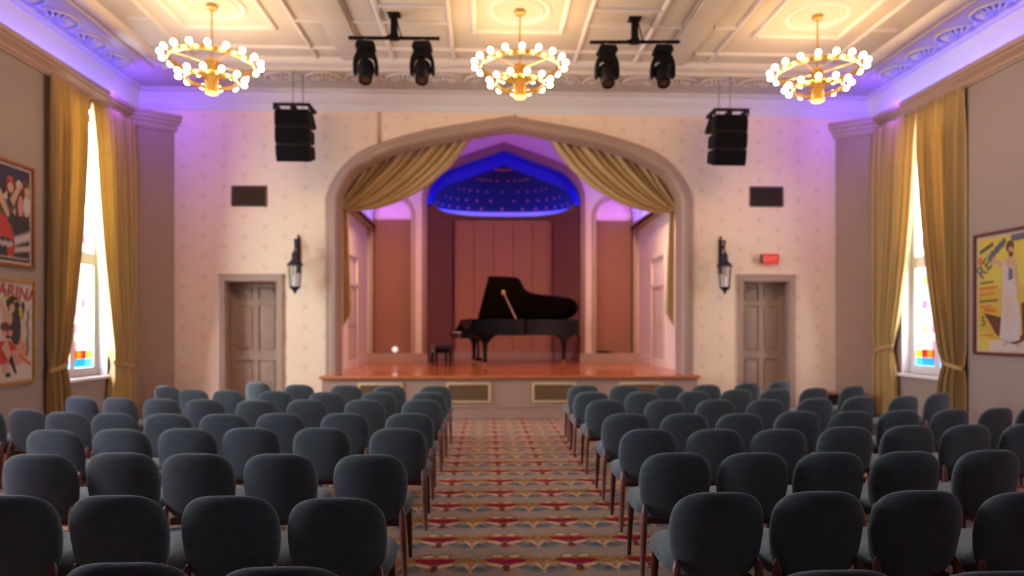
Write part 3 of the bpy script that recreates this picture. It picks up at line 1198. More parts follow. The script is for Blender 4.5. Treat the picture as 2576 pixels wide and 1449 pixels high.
# gable ring closing the dome against the vault
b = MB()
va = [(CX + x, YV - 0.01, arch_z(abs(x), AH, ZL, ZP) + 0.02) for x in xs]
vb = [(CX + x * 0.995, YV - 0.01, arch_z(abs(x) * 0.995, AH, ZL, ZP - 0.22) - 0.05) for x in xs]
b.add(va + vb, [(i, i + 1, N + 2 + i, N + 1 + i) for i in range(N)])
b.build('rim', VAULT, dome)  # rim shares the vault colour with the blue LED glow in it
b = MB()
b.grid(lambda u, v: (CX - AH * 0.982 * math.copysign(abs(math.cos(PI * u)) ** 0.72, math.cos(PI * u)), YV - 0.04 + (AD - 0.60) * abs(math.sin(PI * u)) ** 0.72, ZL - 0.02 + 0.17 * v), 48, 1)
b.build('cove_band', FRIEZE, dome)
GOLDDOT = plain('gold_dot_paint', (0.62, 0.10, 0.10), 0.5, var=0.1)
b = MB()
b.lathe([(0.0, 0.012), (0.03, 0.007), (0.044, 0.0)], 8)
DOT = b.mesh('gold_dot', GOLDDOT)
for row in range(5):
    target = ZL + 0.22 + 0.20 * row
    v = 0.5
    lo, hi = 0.001, 0.95
    for _ in range(30):
        v = (lo + hi) / 2
        if dome_pt(0.5, v)[2] < target:
            lo = v
        else:
            hi = v
    cnt = 13 - row
    for i in range(cnt):
        u = 0.5 + (i - (cnt - 1) / 2) * 0.066
        p = Vector(dome_pt(u, v))
        q = Vector(dome_pt(u + 0.01, v)) - p
        w = Vector(dome_pt(u, v + 0.01)) - p
        nn = q.cross(w).normalized()
        if nn.y > 0:
            nn = -nn
        link('gold_dot', DOT, dome, p + nn * 0.004, nn.to_track_quat('Z', 'Y').to_euler())
# acoustic panels across the back of the apse
for i in range(5):
    b = MB()
    w = 2.72 / 5
    x0 = CX + 0.03 - 1.36 + i * w
    b.box(x0 + 0.006, x0 + w - 0.006, 19.02, 19.06, ZS + 0.21, ZL - 0.16)
    b.build('back_panel', plain('warm_back_panel', (0.46, 0.21, 0.11), 0.7, var=0.04) if i == 0 else bpy.data.materials['warm_back_panel'], apse)
b = MB()
b.box(CX - 1.36, CX + 1.42, 18.98, 19.06, ZS, ZS + 0.21)
b.build('panel_plinth', STAGE_TRIM, apse)


# ------------------------------------------------------------------ stage drapes
def stage_drape(sg, label):
    """swag gathered from the arch to a tie point at its shoulder, with a narrow tail"""
    yb = YF + 0.40
    arc = [p for p in INNS if p[1] >= 4.0]
    # resample by length
    L = [0]
    for i in range(1, len(arc)):
        L.append(L[-1] + math.dist(arc[i], arc[i - 1]))

    def arc_at(s):
        d = s * L[-1]
        for i in range(1, len(arc)):
            if L[i] >= d:
                t = (d - L[i - 1]) / (L[i] - L[i - 1])
                return lerp2(arc[i - 1], arc[i], t)
        return arc[-1]
    T = (3.14, 3.82)

    def fn(u, v):
        # u=0 : free lower edge starting near the peak; u=1 : outer edge at the shoulder
        s = 0.775 - 0.73 * u
        p0 = arc_at(s)
        p0 = (p0[0] - 0.06 + 0.16 * u, p0[1] + 0.09)
        c1f = (p0[0] + 0.41, p0[1] - 0.72)
        c2f = (p0[0] + 1.48, p0[1] - 1.52)
        wgt = (1 - u) ** 1.25
        end = (T[0], T[1] + 0.10 * u)
        c1 = lerp2(lerp2(p0, end, 0.33), c1f, wgt)
        c2 = lerp2(lerp2(p0, end, 0.70), c2f, wgt)
        t = v
        a = (1 - t) ** 3
        bq = 3 * t * (1 - t) ** 2
        cq = 3 * t * t * (1 - t)
        dq = t ** 3
        x = a * p0[0] + bq * c1[0] + cq * c2[0] + dq * end[0]
        z = a * p0[1] + bq * c1[1] + cq * c2[1] + dq * end[1]
        amp = 0.058 * (1 - 0.65 * v)
        ww = u ** 0.85
        y = yb + 0.10 + amp * math.sin(2 * PI * (12.5 * ww + 0.7 * v)) + 0.04 * math.sin(2 * PI * (4.7 * ww + 0.3)) + 0.05 * math.sin(PI * v)
        return (CX + sg * x, y, z)
    o = thing('stage_drape', label, 'drape', (CX + sg * 3.1, yb, ZS), 0, 'gold swags of the stage opening')
    inv = Matrix.Translation((-(CX + sg * 3.1), -yb, -ZS))
    b = MB()
    b.grid(fn, 170, 60)
    b.v = [tuple(inv @ Vector(p)) for p in b.v]
    c = b.build('swag', DRAPE, o, sharp=180)
    md = c.modifiers.new('thickness', 'SOLIDIFY')
    md.thickness = 0.006

    def tail(u, v):
        z = 3.88 - 2.0 * v - 0.28 * (1 - u) * v
        w = 0.10 + 0.05 * v
        x = 3.16 - w * u
        return (CX + sg * x - (CX + sg * 3.1), 0.16 + 0.05 * math.sin(2 * PI * 3 * u + v) + 0.06 * u * v, z - ZS)
    b = MB()
    b.grid(tail, 40, 24)
    c = b.build('tail', DRAPE, o, sharp=180)
    md = c.modifiers.new('thickness', 'SOLIDIFY')
    md.thickness = 0.006
    b = MB()
    b.M = Matrix.Translation((sg * 0.02, 0.16, 3.86 - ZS))
    b.lathe([(0.05, -0.05), (0.085, -0.04), (0.095, 0.0), (0.085, 0.04), (0.05, 0.05)], 16)
    b.build('tieback', DRAPE, o)


stage_drape(-1, 'gold gathered swag drape at the left side of the stage opening')
stage_drape(1, 'gold gathered swag drape at the right side of the stage opening')


# ------------------------------------------------------------------ chandeliers
def make_chandelier():
    t = thing('ring_chandelier', '', 'chandelier', (0, 0, 0), 0, 'brass ring chandeliers')
    # origin on the ceiling; z downwards negative
    b = MB()
    b.lathe([(0.0, 0.0), (0.065, 0.0), (0.075, -0.02), (0.07, -0.05), (0.045, -0.065), (0.0, -0.07)], 20)
    b.build('canopy', BRASS_D, t)
    b = MB()
    b.tube([(0, 0, -0.05), (0, 0, -0.74)], 0.013, 10)
    b.build('rod', BRASS, t)
    b = MB()
    b.lathe([(0.0, -0.72), (0.055, -0.72), (0.075, -0.735), (0.082, -0.76), (0.082, -1.13), (0.095, -1.15), (0.095, -1.17), (0.0, -1.17)], 24)
    body = b.build('body', BRASS, t)
    b = MB()
    b.lathe([(0.085, -1.171), (0.06, -1.185), (0.0, -1.192)], 20)
    b.build('bottom_lamp', emit('warm_bottom_lamp', (1.0, 0.55, 0.12), 6.0), body)
    bulb = MB()
    bulb.lathe([(0.0, 0.040), (0.027, 0.029), (0.038, 0.004), (0.030, -0.022), (0.012, -0.046)], 8)
    BUL = bulb.mesh('bulb', BULB)
    sk = MB()
    sk.lathe([(0.0, -0.085), (0.014, -0.085), (0.016, -0.05), (0.019, -0.046), (0.0, -0.046)], 8)
    SOC = sk.mesh('socket', BRASS)
    for R, z, n, w, ph in ((0.515, -0.765, 18, 0.030, 0.12), (0.315, -1.00, 12, 0.024, 0.13)):
        b = MB()
        b.lathe([(R - 0.012, -w), (R + 0.012, -w), (R + 0.016, 0), (R + 0.012, w), (R - 0.012, w), (R - 0.012, -w)], 48, (0, 0, z), True)
        ring = b.build('ring', BRASS, t, sharp=50)
        for k in range(4):
            a = PI / 4 + k * PI / 2
            b = MB()
            b.tube([(0.07 * math.cos(a), 0.07 * math.sin(a), z - (0.03 if R > 0.4 else 0.01)), ((R - 0.005) * math.cos(a), (R - 0.005) * math.sin(a), z)], 0.007, 8)
            b.build('spoke', BRASS, t)
        for k in range(n):
            a = ph + 2 * PI * k / n
            tilt = math.radians(62)
            M = Matrix.Rotation(a, 4, 'Z') @ Matrix.Translation((R + 0.105, 0, z + 0.030)) @ Matrix.Rotation(tilt, 4, 'Y')
            o = link('bulb', BUL, t)
            o.matrix_local = M
            o = link('socket', SOC, t)
            o.matrix_local = M
    return t


ch = make_chandelier()
LAB = ['brass two ring chandelier with lit bulbs, leftmost of the three', 'brass two ring chandelier with lit bulbs above the middle of the stage', 'brass two ring chandelier with lit bulbs, rightmost of the three']
ch.location = (BAYS[0], CHY, ZC)
ch['label'] = LAB[0]
dup(ch, (BAYS[1], CHY, ZC), 0.05, LAB[1])
dup(ch, (BAYS[2], CHY, ZC), -0.04, LAB[2])


# ------------------------------------------------------------------ light bars with moving heads
def light_bar(loc, label, rz):
    t = thing('light_bar', label, 'light bar', loc, rz, 'black lighting bars')
    b = MB()
    b.box(-0.085, 0.085, -0.085, 0.085, -0.02, 0)
    b.build('ceiling_plate', BLACK, t, bevel=0.004)
    b = MB()
    b.box(-0.045, 0.045, -0.045, 0.045, -0.33, -0.02)
    b.build('post', BLACK, t, bevel=0.004)
    b = MB()
    b.tube([(-0.62, 0, -0.325), (0.62, 0, -0.325)], 0.024, 12)
    b.build('pipe', BLACK, t)
    b = MB()
    b.box(-0.06, 0.06, -0.05, 0.05, -0.349, -0.285)
    b.build('clamp', BLACK, t, bevel=0.006)
    b = MB()
    pts = [(0.03, -0.05, -0.03), (0.07, -0.06, -0.2), (0.10, -0.04, -0.315), (0.18, -0.03, -0.335), (0.24, -0.03, -0.325)]
    b.tube(pts, 0.009, 6)
    pts = [(-0.05, -0.05, -0.31), (-0.14, -0.03, -0.334), (-0.24, -0.03, -0.325)]
    b.tube(pts, 0.014, 6)
    b.build('cable', BLACK, t)


def moving_head(loc, label, rz):
    t = thing('moving_head_light', label, 'stage light', loc, rz, 'black moving head lights')
    # origin at the pipe
    b = MB()
    b.box(-0.035, 0.035, -0.03, 0.03, -0.045, -0.001)
    b.build('hook_clamp', STEEL, t, bevel=0.006)
    b = MB()
    b.prism([(-0.105, -0.045), (0.105, -0.045), (0.13, -0.09), (0.135, -0.13), (0.11, -0.145), (-0.11, -0.145), (-0.135, -0.13), (-0.13, -0.09)], -0.10, 0.10)
    b.build('base', BLACK, t, bevel=0.010)
    # yoke: arch with two arms
    b = MB()
    o_ = [(-0.165, -0.47), (-0.168, -0.36), (-0.155, -0.26), (-0.125, -0.19), (-0.09, -0.15), (0.09, -0.15), (0.125, -0.19), (0.155, -0.26), (0.168, -0.36), (0.165, -0.47)]
    i_ = [(-0.120, -0.47), (-0.122, -0.37), (-0.113, -0.305), (-0.095, -0.262), (-0.05, -0.235), (0.05, -0.235), (0.095, -0.262), (0.113, -0.305), (0.122, -0.37), (0.120, -0.47)]
    for j in range(9):
        b.prism([o_[j], o_[j + 1], i_[j + 1], i_[j]], -0.06, 0.06)
    b.build('yoke', BLACK, t)
    # head tilted towards the audience
    h = MB()
    h.M = Matrix.Translation((0, 0, -0.42)) @ Matrix.Rotation(math.radians(-28), 4, 'X')
    h.lathe([(0.0, 0.15), (0.07, 0.145), (0.10, 0.12), (0.112, 0.05), (0.112, -0.02), (0.098, -0.03), (0.092, -0.16), (0.088, -0.19), (0.078, -0.192), (0.076, -0.17)], 28)
    hd = h.build('head', BLACK, t, sharp=30)
    h = MB()
    h.M = Matrix.Translation((0, 0, -0.42)) @ Matrix.Rotation(math.radians(-28), 4, 'X')
    h.lathe([(0.0, -0.182), (0.05, -0.178), (0.077, -0.17)], 24)
    h.build('lens', LENS, hd)


for i, x in enumerate((-1.25, 2.06)):
    rz = (-0.02, -0.05)[i]
    light_bar((x, 9.38, ZC), ('black ceiling light bar with two stage lights, left of the middle chandelier', 'black ceiling light bar with two stage lights, right of the middle chandelier')[i], rz)
    for j, dx in enumerate((-0.385, 0.385)):
        moving_head((x + dx * math.cos(rz), 9.38 + dx * math.sin(rz), ZC - 0.349),
                    (('black moving head light on the left bar, nearer the left wall', 'black moving head light on the left bar, nearer the middle chandelier'),
                     ('black moving head light on the right bar, nearer the middle chandelier', 'black moving head light on the right bar, nearer the right wall'))[i][j], (0.06, -0.05)[j])


# ------------------------------------------------------------------ hanging loudspeakers
def line_array(loc, label, sg):
    t = thing('line_array_speaker', label, 'loudspeaker', loc, 0, 'hanging loudspeakers')
    # origin at the top centre of the front
    b = MB()
    for a, c, e, g in ((-0.30, 0.30, -0.02, 0.02), (-0.30, 0.30, 0.40, 0.44), (-0.30, -0.25, 0.02, 0.40), (0.25, 0.30, 0.02, 0.40), (-0.03, 0.03, 0.02, 0.40)):
        b.box(a, c, e, g, -0.045, 0.0)
    for a in (-0.30, -0.02, 0.27):
        b.box(a, a + 0.03, -0.01, 0.02, -0.11, -0.045)
    b.M = Matrix.Translation((0, 0.42, -0.02)) @ Matrix.Rotation(math.radians(-35), 4, 'X')
    b.box(0.20 * sg - 0.03, 0.20 * sg + 0.03, 0.0, 0.34, -0.04, 0.04)
    b.build('rigging_frame', BLACK, t, bevel=0.004)
    z, y, ang = -0.10, 0.0, 0.0
    for k in range(3):
        ang += math.radians((2, 5, 7)[k])
        M = Matrix.Translation((0, y, z)) @ Matrix.Rotation(ang, 4, 'X')
        h = 0.285
        b = MB()
        b.M = M
        b.prism([(-0.01, 0.0), (0.36, -0.04), (0.38, -h / 2), (0.36, -h + 0.04), (-0.01, -h + 0.006), (-0.03, -h / 2)], -0.275, 0.275, 'yz')
        cab = b.build('cabinet', BLACK, t, bevel=0.006)
        b = MB()
        b.M = M
        b.prism([(-0.012, -0.015), (-0.036, -h / 2), (-0.012, -h + 0.02), (-0.004, -h + 0.02), (-0.02, -h / 2), (-0.004, -0.015)], -0.262, 0.262, 'yz')
        b.build('grille', BLACKGR, cab)
        for s2 in (-1, 1):
            for ya, yb in ((0.03, 0.07), (0.27, 0.31)):
                b = MB()
                b.M = M
                b.box(*sorted((s2 * 0.275, s2 * 0.292)), ya, yb, -h + 0.055, -0.055)
                b.build('rigging_plate', BLACK, cab, bevel=0.003)
        e = M @ Vector((0, 0, -h))
        y, z = e.y, e.z
    for px, py in ((0.0, 0.08), (0.08 * sg, 0.40)):
        b = MB()
        b.tube([(px, py, -0.02), (px, py, ZC - loc[2])], 0.012, 8)
        b.box(px - 0.03, px + 0.03, py - 0.03, py + 0.03, ZC - loc[2] - 0.015, ZC - loc[2])
        b.build('hanging_rod', STEEL, t)


line_array((-3.19, 11.35, 5.30), 'black three box hanging loudspeaker left of the stage arch', 1)
line_array((4.14, 11.35, 5.30), 'black three box hanging loudspeaker right of the stage arch', -1)


# ------------------------------------------------------------------ lanterns
def lantern(loc, label):
    t = thing('wall_lantern', label, 'lantern', loc, 0, 'black wall lanterns')
    # origin on the wall at the lantern's foot height; lantern hangs 0.24 in front
    d = -0.24
    b = MB()
    b.tube([(0, -0.02, 0.42), (0, -0.02, 1.05)], 0.018, 8)
    b.box(-0.035, 0.035, -0.012, 0, 0.40, 1.02)
    b.lathe([(0.0, 0.06), (0.012, 0.045), (0.022, 0.02), (0.012, 0.0), (0.0, 0.0)], 10, (0, -0.02, 1.04))
    b.build('wall_bracket', IRON, t)
    b = MB()
    pts = []
    for k in range(22):
        a = PI * 1.15 - k * PI * 2.0 / 21
        r = 0.10 - 0.002 * k
        pts.append((0.0, -0.125 + r * math.cos(a) * 1.15, 0.90 + r * math.sin(a)))
    b.tube(pts, 0.013, 8)
    b.tube([(0, -0.02, 0.72), (0, -0.10, 0.82), (0, -0.18, 0.93), (0, d, 0.98), (0, d - 0.03, 0.94)], 0.013, 8)
    b.tube([(0, -0.02, 0.62), (0, -0.09, 0.60), (0, -0.12, 0.67), (0, -0.08, 0.72)], 0.011, 8)
    b.tube([(0, d, 0.97), (0, d, 0.80)], 0.010, 8)
    b.build('scroll', IRON, t)
    b = MB()
    b.lathe([(0.0, 0.82), (0.018, 0.80), (0.022, 0.76), (0.055, 0.74), (0.060, 0.63), (0.075, 0.60), (0.145, 0.535), (0.15, 0.515), (0.0, 0.515)], 6, (0, d, 0), smooth=False)
    b.build('roof', IRON, t)
    b = MB()
    for k in range(6):
        a = PI / 3 * k
        b.tube([(0.115 * math.cos(a), d + 0.115 * math.sin(a), 0.52), (0.090 * math.cos(a), d + 0.090 * math.sin(a), 0.14)], 0.0075, 6)
    b.lathe([(0.098, 0.125), (0.098, 0.145), (0.06, 0.145), (0.06, 0.125), (0.098, 0.125)], 6, (0, d, 0), smooth=False)
    b.lathe([(0.095, 0.13), (0.055, 0.09), (0.025, 0.06), (0.03, 0.045), (0.012, 0.02), (0.0, 0.0)], 12, (0, d, 0))
    b.build('cage', IRON, t)
    for k in range(6):
        a, a2 = PI / 3 * k, PI / 3 * (k + 1)
        b = MB()
        b.add([(0.112 * math.cos(a), d + 0.112 * math.sin(a), 0.515), (0.112 * math.cos(a2), d + 0.112 * math.sin(a2), 0.515),
               (0.088 * math.cos(a2), d + 0.088 * math.sin(a2), 0.145), (0.088 * math.cos(a), d + 0.088 * math.sin(a), 0.145)], [(0, 1, 2, 3)])
        b.build('pane', GLASS, t)
    b = MB()
    b.lathe([(0.0, 0.34), (0.028, 0.33), (0.030, 0.15), (0.0, 0.15)], 12, (0, d, 0))
    b.build('candle_tube', CANDLE, t)


lantern((-3.36, YF, 2.19), 'black iron hexagonal wall lantern between the left door and the stage')
lantern((4.31, YF, 2.20), 'black iron hexagonal wall lantern between the stage and the right door')


# ------------------------------------------------------------------ exit sign, wall vents
def text_mesh(name, body, size, mat, depth=0.0015):
    cu = bpy.data.curves.new(name, 'FONT')
    cu.body = body
    cu.size = size
    cu.extrude = depth
    cu.align_x = 'CENTER'
    cu.align_y = 'CENTER'
    cu.resolution_u = 3
    tmp = bpy.data.objects.new(name, cu)
    COL.objects.link(tmp)
    dg = bpy.context.evaluated_depsgraph_get()
    me = bpy.data.meshes.new_from_object(tmp.evaluated_get(dg))
    bpy.data.objects.remove(tmp)
    me.materials.clear()
    me.materials.append(mat)
    return me


t = thing('exit_sign', 'red lit exit sign above the right door', 'exit sign', (5.21, YF, 2.87))
b = MB()
b.box(-0.02, 0.13, -0.06, 0, -0.05, 0.05)
b.build('wall_mount', BLACK, t, bevel=0.006)
b = MB()
b.box(-0.175, -0.136, -0.105, -0.03, -0.085, 0.085)
b.build('side_housing', plain('dark_sign_housing', (0.12, 0.075, 0.05), 0.5), t, bevel=0.006)
b = MB()
b.box(-0.135, 0.155, -0.10, -0.055, -0.095, 0.095)
b.build('face', emit('red_sign_glow', (1.0, 0.075, 0.055), 0.95), t, bevel=0.006)
link('lettering', text_mesh('lettering', 'EXIT', 0.13, emit('pale_red_letters', (1.0, 0.22, 0.16), 1.1)), t, (-0.005, -0.102, 0.0), (PI / 2, 0, 0))
b = MB()
b.prism([(0.125, 0.03), (0.175, 0.0), (0.125, -0.03)], -0.103, -0.09)
b.build('arrow', bpy.data.materials['red_sign_glow'], t)

for i, (x0, z0) in enumerate(((-4.545, 3.78), (4.86, 3.84))):
    t = thing('wall_vent', ('dark brown louvred vent high on the wall above the left door', 'dark brown louvred vent high on the wall above the right door')[i], 'vent', (x0, YF, z0), 0, 'louvred wall vents')
    w, h, f = 0.62, 0.372, 0.03
    b = MB()
    b.box(0, w, -0.02, 0, 0, f)
    b.box(0, w, -0.02, 0, h - f, h)
    b.box(0, f, -0.02, 0, f, h - f)
    b.box(w - f, w, -0.02, 0, f, h - f)
    b.build('frame', VENTM, t, bevel=0.004)
    b = MB()
    b.box(f, w - f, -0.004, 0, f, h - f)
    b.build('backing', BLACK, t)
    q = MB()
    q.M = Matrix.Rotation(0.6, 4, 'Z')
    q.box(-0.012, 0.012, -0.003, 0.003, f, h - f)
    sl = q.mesh('slat', VENTM)
    for k in range(20):
        link('slat', sl, t, (f + (w - 2 * f) * (k + 0.5) / 20, -0.012, 0))


# ------------------------------------------------------------------ framed posters
def flat(name, col, rough=0.55):
    return plain(name, tuple(x * 0.82 for x in col), rough, var=0.06, scale=20)


POST = {
    'paper': flat('poster_paper', (0.60, 0.52, 0.44)), 'black': flat('poster_black', (0.035, 0.030, 0.028)), 'navy': flat('poster_navy', (0.03, 0.03, 0.065)),
    'red': flat('poster_red', (0.50, 0.045, 0.03)), 'cream': flat('poster_cream', (0.58, 0.46, 0.38)), 'skin': flat('poster_skin', (0.55, 0.36, 0.24)),
    'yellow': flat('poster_yellow', (0.58, 0.40, 0.045)), 'orange': flat('poster_orange', (0.62, 0.17, 0.03)), 'blue': flat('poster_blue', (0.115, 0.115, 0.15)),
    'brown': flat('poster_brown', (0.12, 0.035, 0.012)), 'pink': flat('poster_pink', (0.60, 0.27, 0.21)), 'green': flat('poster_green', (0.13, 0.19, 0.12)),
    'olive': flat('poster_olive', (0.10, 0.085, 0.05)), 'white': flat('poster_white', (0.56, 0.50, 0.47)), 'gold': flat('poster_bright_yellow', (0.62, 0.50, 0.07)),
}
FR_BROWN = mat_wood('brown_picture_frame', (0.19, 0.055, 0.014), (0.27, 0.085, 0.022), 0.35, (3, 14, 3))
FR_GOLD = mat_wood('gilt_picture_frame', (0.30, 0.16, 0.02), (0.42, 0.24, 0.04), 0.35, (3, 14, 3))
FR_DARK = mat_wood('dark_picture_frame', (0.085, 0.018, 0.006), (0.14, 0.035, 0.012), 0.35, (3, 14, 3))


def blob(cx, cy, rx, ry, n=16, rot=0.0):
    c, s = math.cos(rot), math.sin(rot)
    return [(cx + rx * math.cos(2 * PI * k / n) * c - ry * math.sin(2 * PI * k / n) * s, cy + rx * math.cos(2 * PI * k / n) * s + ry * math.sin(2 * PI * k / n) * c) for k in range(n)]


def bar(p, q, w0, w1=None):
    w1 = w0 if w1 is None else w1
    d = (Vector((q[0] - p[0], q[1] - p[1]))).normalized()
    n = Vector((-d.y, d.x))
    return [(p[0] + n.x * w0, p[1] + n.y * w0), (q[0] + n.x * w1, q[1] + n.y * w1), (q[0] - n.x * w1, q[1] - n.y * w1), (p[0] - n.x * w0, p[1] - n.y * w0)]


def poster(label, xw, sg, y_left, w, z0, h, frame, fw, shapes, texts, base):
    """sg: +1 hangs on the left wall, -1 on the right wall; picture coords a to the right, b up, in metres"""
    t = thing('framed_poster', label, 'poster', (xw, y_left, z0), 0, 'framed vintage posters')
    t.rotation_euler = (0, 0, PI / 2 if sg > 0 else -PI / 2)
    # local: +x along the picture to the right, -y out of the wall into the room
    b = MB()
    b.box(0, w, -0.04, 0, 0, fw)
    b.box(0, w, -0.04, 0, h - fw, h)
    b.box(0, fw, -0.04, 0, fw, h - fw)
    b.box(w - fw, w, -0.04, 0, fw, h - fw)
    b.build('frame', frame, t, bevel=0.008)
    b = MB()
    b.box(fw, w - fw, -0.014, 0, fw, h - fw)
    b.build('mount_board', POST['cream'], t)
    m = fw + 0.035
    b = MB()
    b.box(m, w - m, -0.016, -0.014, m, h - m)
    pr = b.build('print', POST[base], t)
    pw, ph = w - 2 * m, h - 2 * m
    for k, (colr, poly) in enumerate(shapes):
        q = MB()
        yy = -0.0162 - 0.00022 * k
        pts = [(m + min(max(a, 0), 1) * pw, yy, m + min(max(c, 0), 1) * ph) for a, c in poly]
        q.add(pts, [list(range(len(pts)))])
        q.build('printed_figure', POST[colr], pr)
    for body, a, c, size, colr, rot in texts:
        me = text_mesh('lettering', body, size, POST[colr], 0.0006)
        o = link('lettering', me, pr, (m + a * pw, -0.0162 - 0.00022 * (len(shapes) + 4), m + c * ph))
        o.rotation_euler = (PI / 2, -rot, 0)
    return t


# upper left: a dark crowd scene with a red skirt and pale lettering
sh = [('navy', [(0, 0.80), (1, 0.80), (1, 1), (0, 1)]), ('olive', [(0, 0.25), (1, 0.25), (1, 0.80), (0, 0.80)])]
rn = random.Random(3)
for k in range(16):
    sh.append((rn.choice(['pink', 'white', 'olive', 'brown', 'black']), blob(0.35 + 0.62 * rn.random(), 0.45 + 0.38 * rn.random(), 0.05 + 0.05 * rn.random(), 0.05 + 0.06 * rn.random())))
sh += [('brown', blob(0.56, 0.80, 0.12, 0.10)), ('skin', blob(0.56, 0.78, 0.07, 0.055)), ('red', blob(0.55, 0.87, 0.07, 0.03)),
       ('skin', bar((0.58, 0.62), (0.78, 0.83), 0.05, 0.03)), ('skin', bar((0.30, 0.70), (0.52, 0.47), 0.06, 0.03)),
       ('white', blob(0.92, 0.62, 0.08, 0.12)), ('skin', blob(0.93, 0.78, 0.06, 0.05)), ('pink', blob(0.78, 0.60, 0.06, 0.12)), ('black', blob(0.80, 0.38, 0.20, 0.12)),
       ('red', [(0.22, 0.5), (0.42, 0.48), (0.56, 0.36), (0.66, 0.22), (0.50, 0.20), (0.18, 0.24), (0.10, 0.40)]), ('black', blob(0.35, 0.14, 0.5, 0.10)), ('red', [(0.46, 0.19), (0.64, 0.19), (0.62, 0.03), (0.50, 0.03)])]
for k in range(10):
    sh.append(('white', blob(0.66 + 0.033 * k, 0.21 + 0.008 * k + 0.02 * (k % 2), 0.022, 0.055, 8, 0.3)))
    sh.append(('white', blob(0.66 + 0.033 * k, 0.115 + 0.004 * k + 0.012 * (k % 2), 0.018, 0.035, 8, 0.3)))
    sh.append(('white', blob(0.30 + 0.068 * k, 0.035, 0.022, 0.016, 6)))
    if k < 6:
        sh.append(('white', blob(0.26 + 0.06 * k, 0.17 + 0.01 * (k % 2), 0.026, 0.035, 8, 0.2)))
poster('brown framed dark poster with a red skirted dancer, upper one on the left wall', XL, 1, 8.50, 1.01, 2.385, 1.375, FR_BROWN, 0.045, sh, [], 'black')
# lower left: pale sheet with red name and a black haired dancer
sh = [('pink', blob(0.70, 0.45, 0.26, 0.30)), ('paper', blob(0.86, 0.60, 0.14, 0.22)), ('red', blob(0.42, 0.28, 0.26, 0.13)), ('pink', blob(0.62, 0.22, 0.14, 0.09)),
      ('black', blob(0.62, 0.60, 0.14, 0.25, 20, 0.25)), ('black', blob(0.60, 0.80, 0.16, 0.075)), ('black', blob(0.80, 0.73, 0.05, 0.10, 12, -0.35)), ('black', blob(0.50, 0.50, 0.14, 0.07)),
      ('skin', blob(0.57, 0.745, 0.06, 0.05)), ('skin', bar((0.46, 0.66), (0.30, 0.83), 0.055, 0.035)), ('skin', blob(0.47, 0.64, 0.11, 0.085)),
      ('brown', blob(0.42, 0.55, 0.10, 0.05)), ('pink', blob(0.41, 0.48, 0.055, 0.033)), ('pink', blob(0.53, 0.485, 0.055, 0.033)),
      ('skin', bar((0.40, 0.38), (0.53, 0.22), 0.07, 0.045)), ('black', bar((0.53, 0.23), (0.66, 0.06), 0.045, 0.018)), ('skin', bar((0.40, 0.16), (0.44, 0.08), 0.07, 0.055)),
      ('black', blob(0.48, 0.05, 0.06, 0.025)), ('orange', bar((0.74, 0.25), (0.99, 0.14), 0.018)), ('gold', blob(0.76, 0.70, 0.035, 0.055)), ('gold', blob(0.44, 0.86, 0.06, 0.022))]
for k in range(9):
    sh.append(('green', blob(0.92 + 0.02 * math.sin(k * 2.1), 0.70 - 0.055 * k, 0.022, 0.035, 8)))
for k in range(14):
    a = -1.2 + k * 0.24
    sh.append(('gold', blob(0.66 + 0.15 * math.cos(a), 0.57 + 0.26 * math.sin(a), 0.016, 0.012, 8)))
poster('gilt framed pale poster with red lettering and a black haired dancer, lower left wall', XL, 1, 8.52, 1.01, 0.855, 1.385, FR_GOLD, 0.04, sh, [('KARINA', 0.60, 0.915, 0.245, 'red', -0.10)], 'paper')
# right: yellow sheet, blue arched lettering, woman in a long pale dress
sh = [('gold', [(0, 0.55), (1, 0.55), (1, 1), (0, 1)]), ('paper', [(0, 0), (1, 0), (1, 0.10), (0, 0.08)]), ('gold', [(0, 0.0), (0.20, 0.0), (0.18, 0.15), (0, 0.16)]),
      ('olive', bar((0.03, 0.88), (0.26, 0.945), 0.018)),
      ('brown', [(0.10, 0.33), (0.30, 0.30), (0.42, 0.28), (0.40, 0.10), (0.30, 0.14), (0.20, 0.24)]), ('orange', bar((0.10, 0.36), (0.30, 0.35), 0.02)),
      ('brown', [(0.70, 0.40), (0.85, 0.44), (0.95, 0.30), (0.90, 0.12), (0.60, 0.05), (0.34, 0.10), (0.60, 0.075), (0.72, 0.14)]),
      ('white', [(0.40, 0.76), (0.50, 0.77), (0.60, 0.70), (0.64, 0.45), (0.70, 0.25), (0.68, 0.09), (0.54, 0.07), (0.36, 0.10), (0.40, 0.35), (0.41, 0.55)]),
      ('blue', [(0.51, 0.72), (0.57, 0.70), (0.58, 0.62), (0.50, 0.60)]), ('cream', [(0.46, 0.55), (0.56, 0.50), (0.62, 0.25), (0.52, 0.14), (0.44, 0.20)]),
      ('skin', blob(0.53, 0.765, 0.08, 0.05)), ('skin', bar((0.42, 0.75), (0.24, 0.80), 0.028, 0.02)), ('skin', bar((0.24, 0.80), (0.14, 0.86), 0.02, 0.014)),
      ('skin', bar((0.60, 0.75), (0.66, 0.48), 0.032, 0.02)), ('brown', blob(0.53, 0.895, 0.065, 0.055)), ('skin', blob(0.545, 0.865, 0.035, 0.032)), ('brown', blob(0.545, 0.83, 0.035, 0.025)),
      ('orange', blob(0.04, 0.80, 0.045, 0.04)), ('skin', blob(0.46, 0.055, 0.06, 0.014, 10, 0.2)), ('skin', blob(0.66, 0.045, 0.05, 0.016, 10, 0.3))]
for z, c, a1 in ((0.60, 'olive', 0.27), (0.555, 'orange', 0.34), (0.545, 'orange', 0.30), (0.495, 'orange', 0.26), (0.435, 'olive', 0.34), (0.385, 'orange', 0.24), (0.125, 'orange', 0.26)):
    sh.append((c, bar((0.03, z), (a1, z + 0.006), 0.008)))
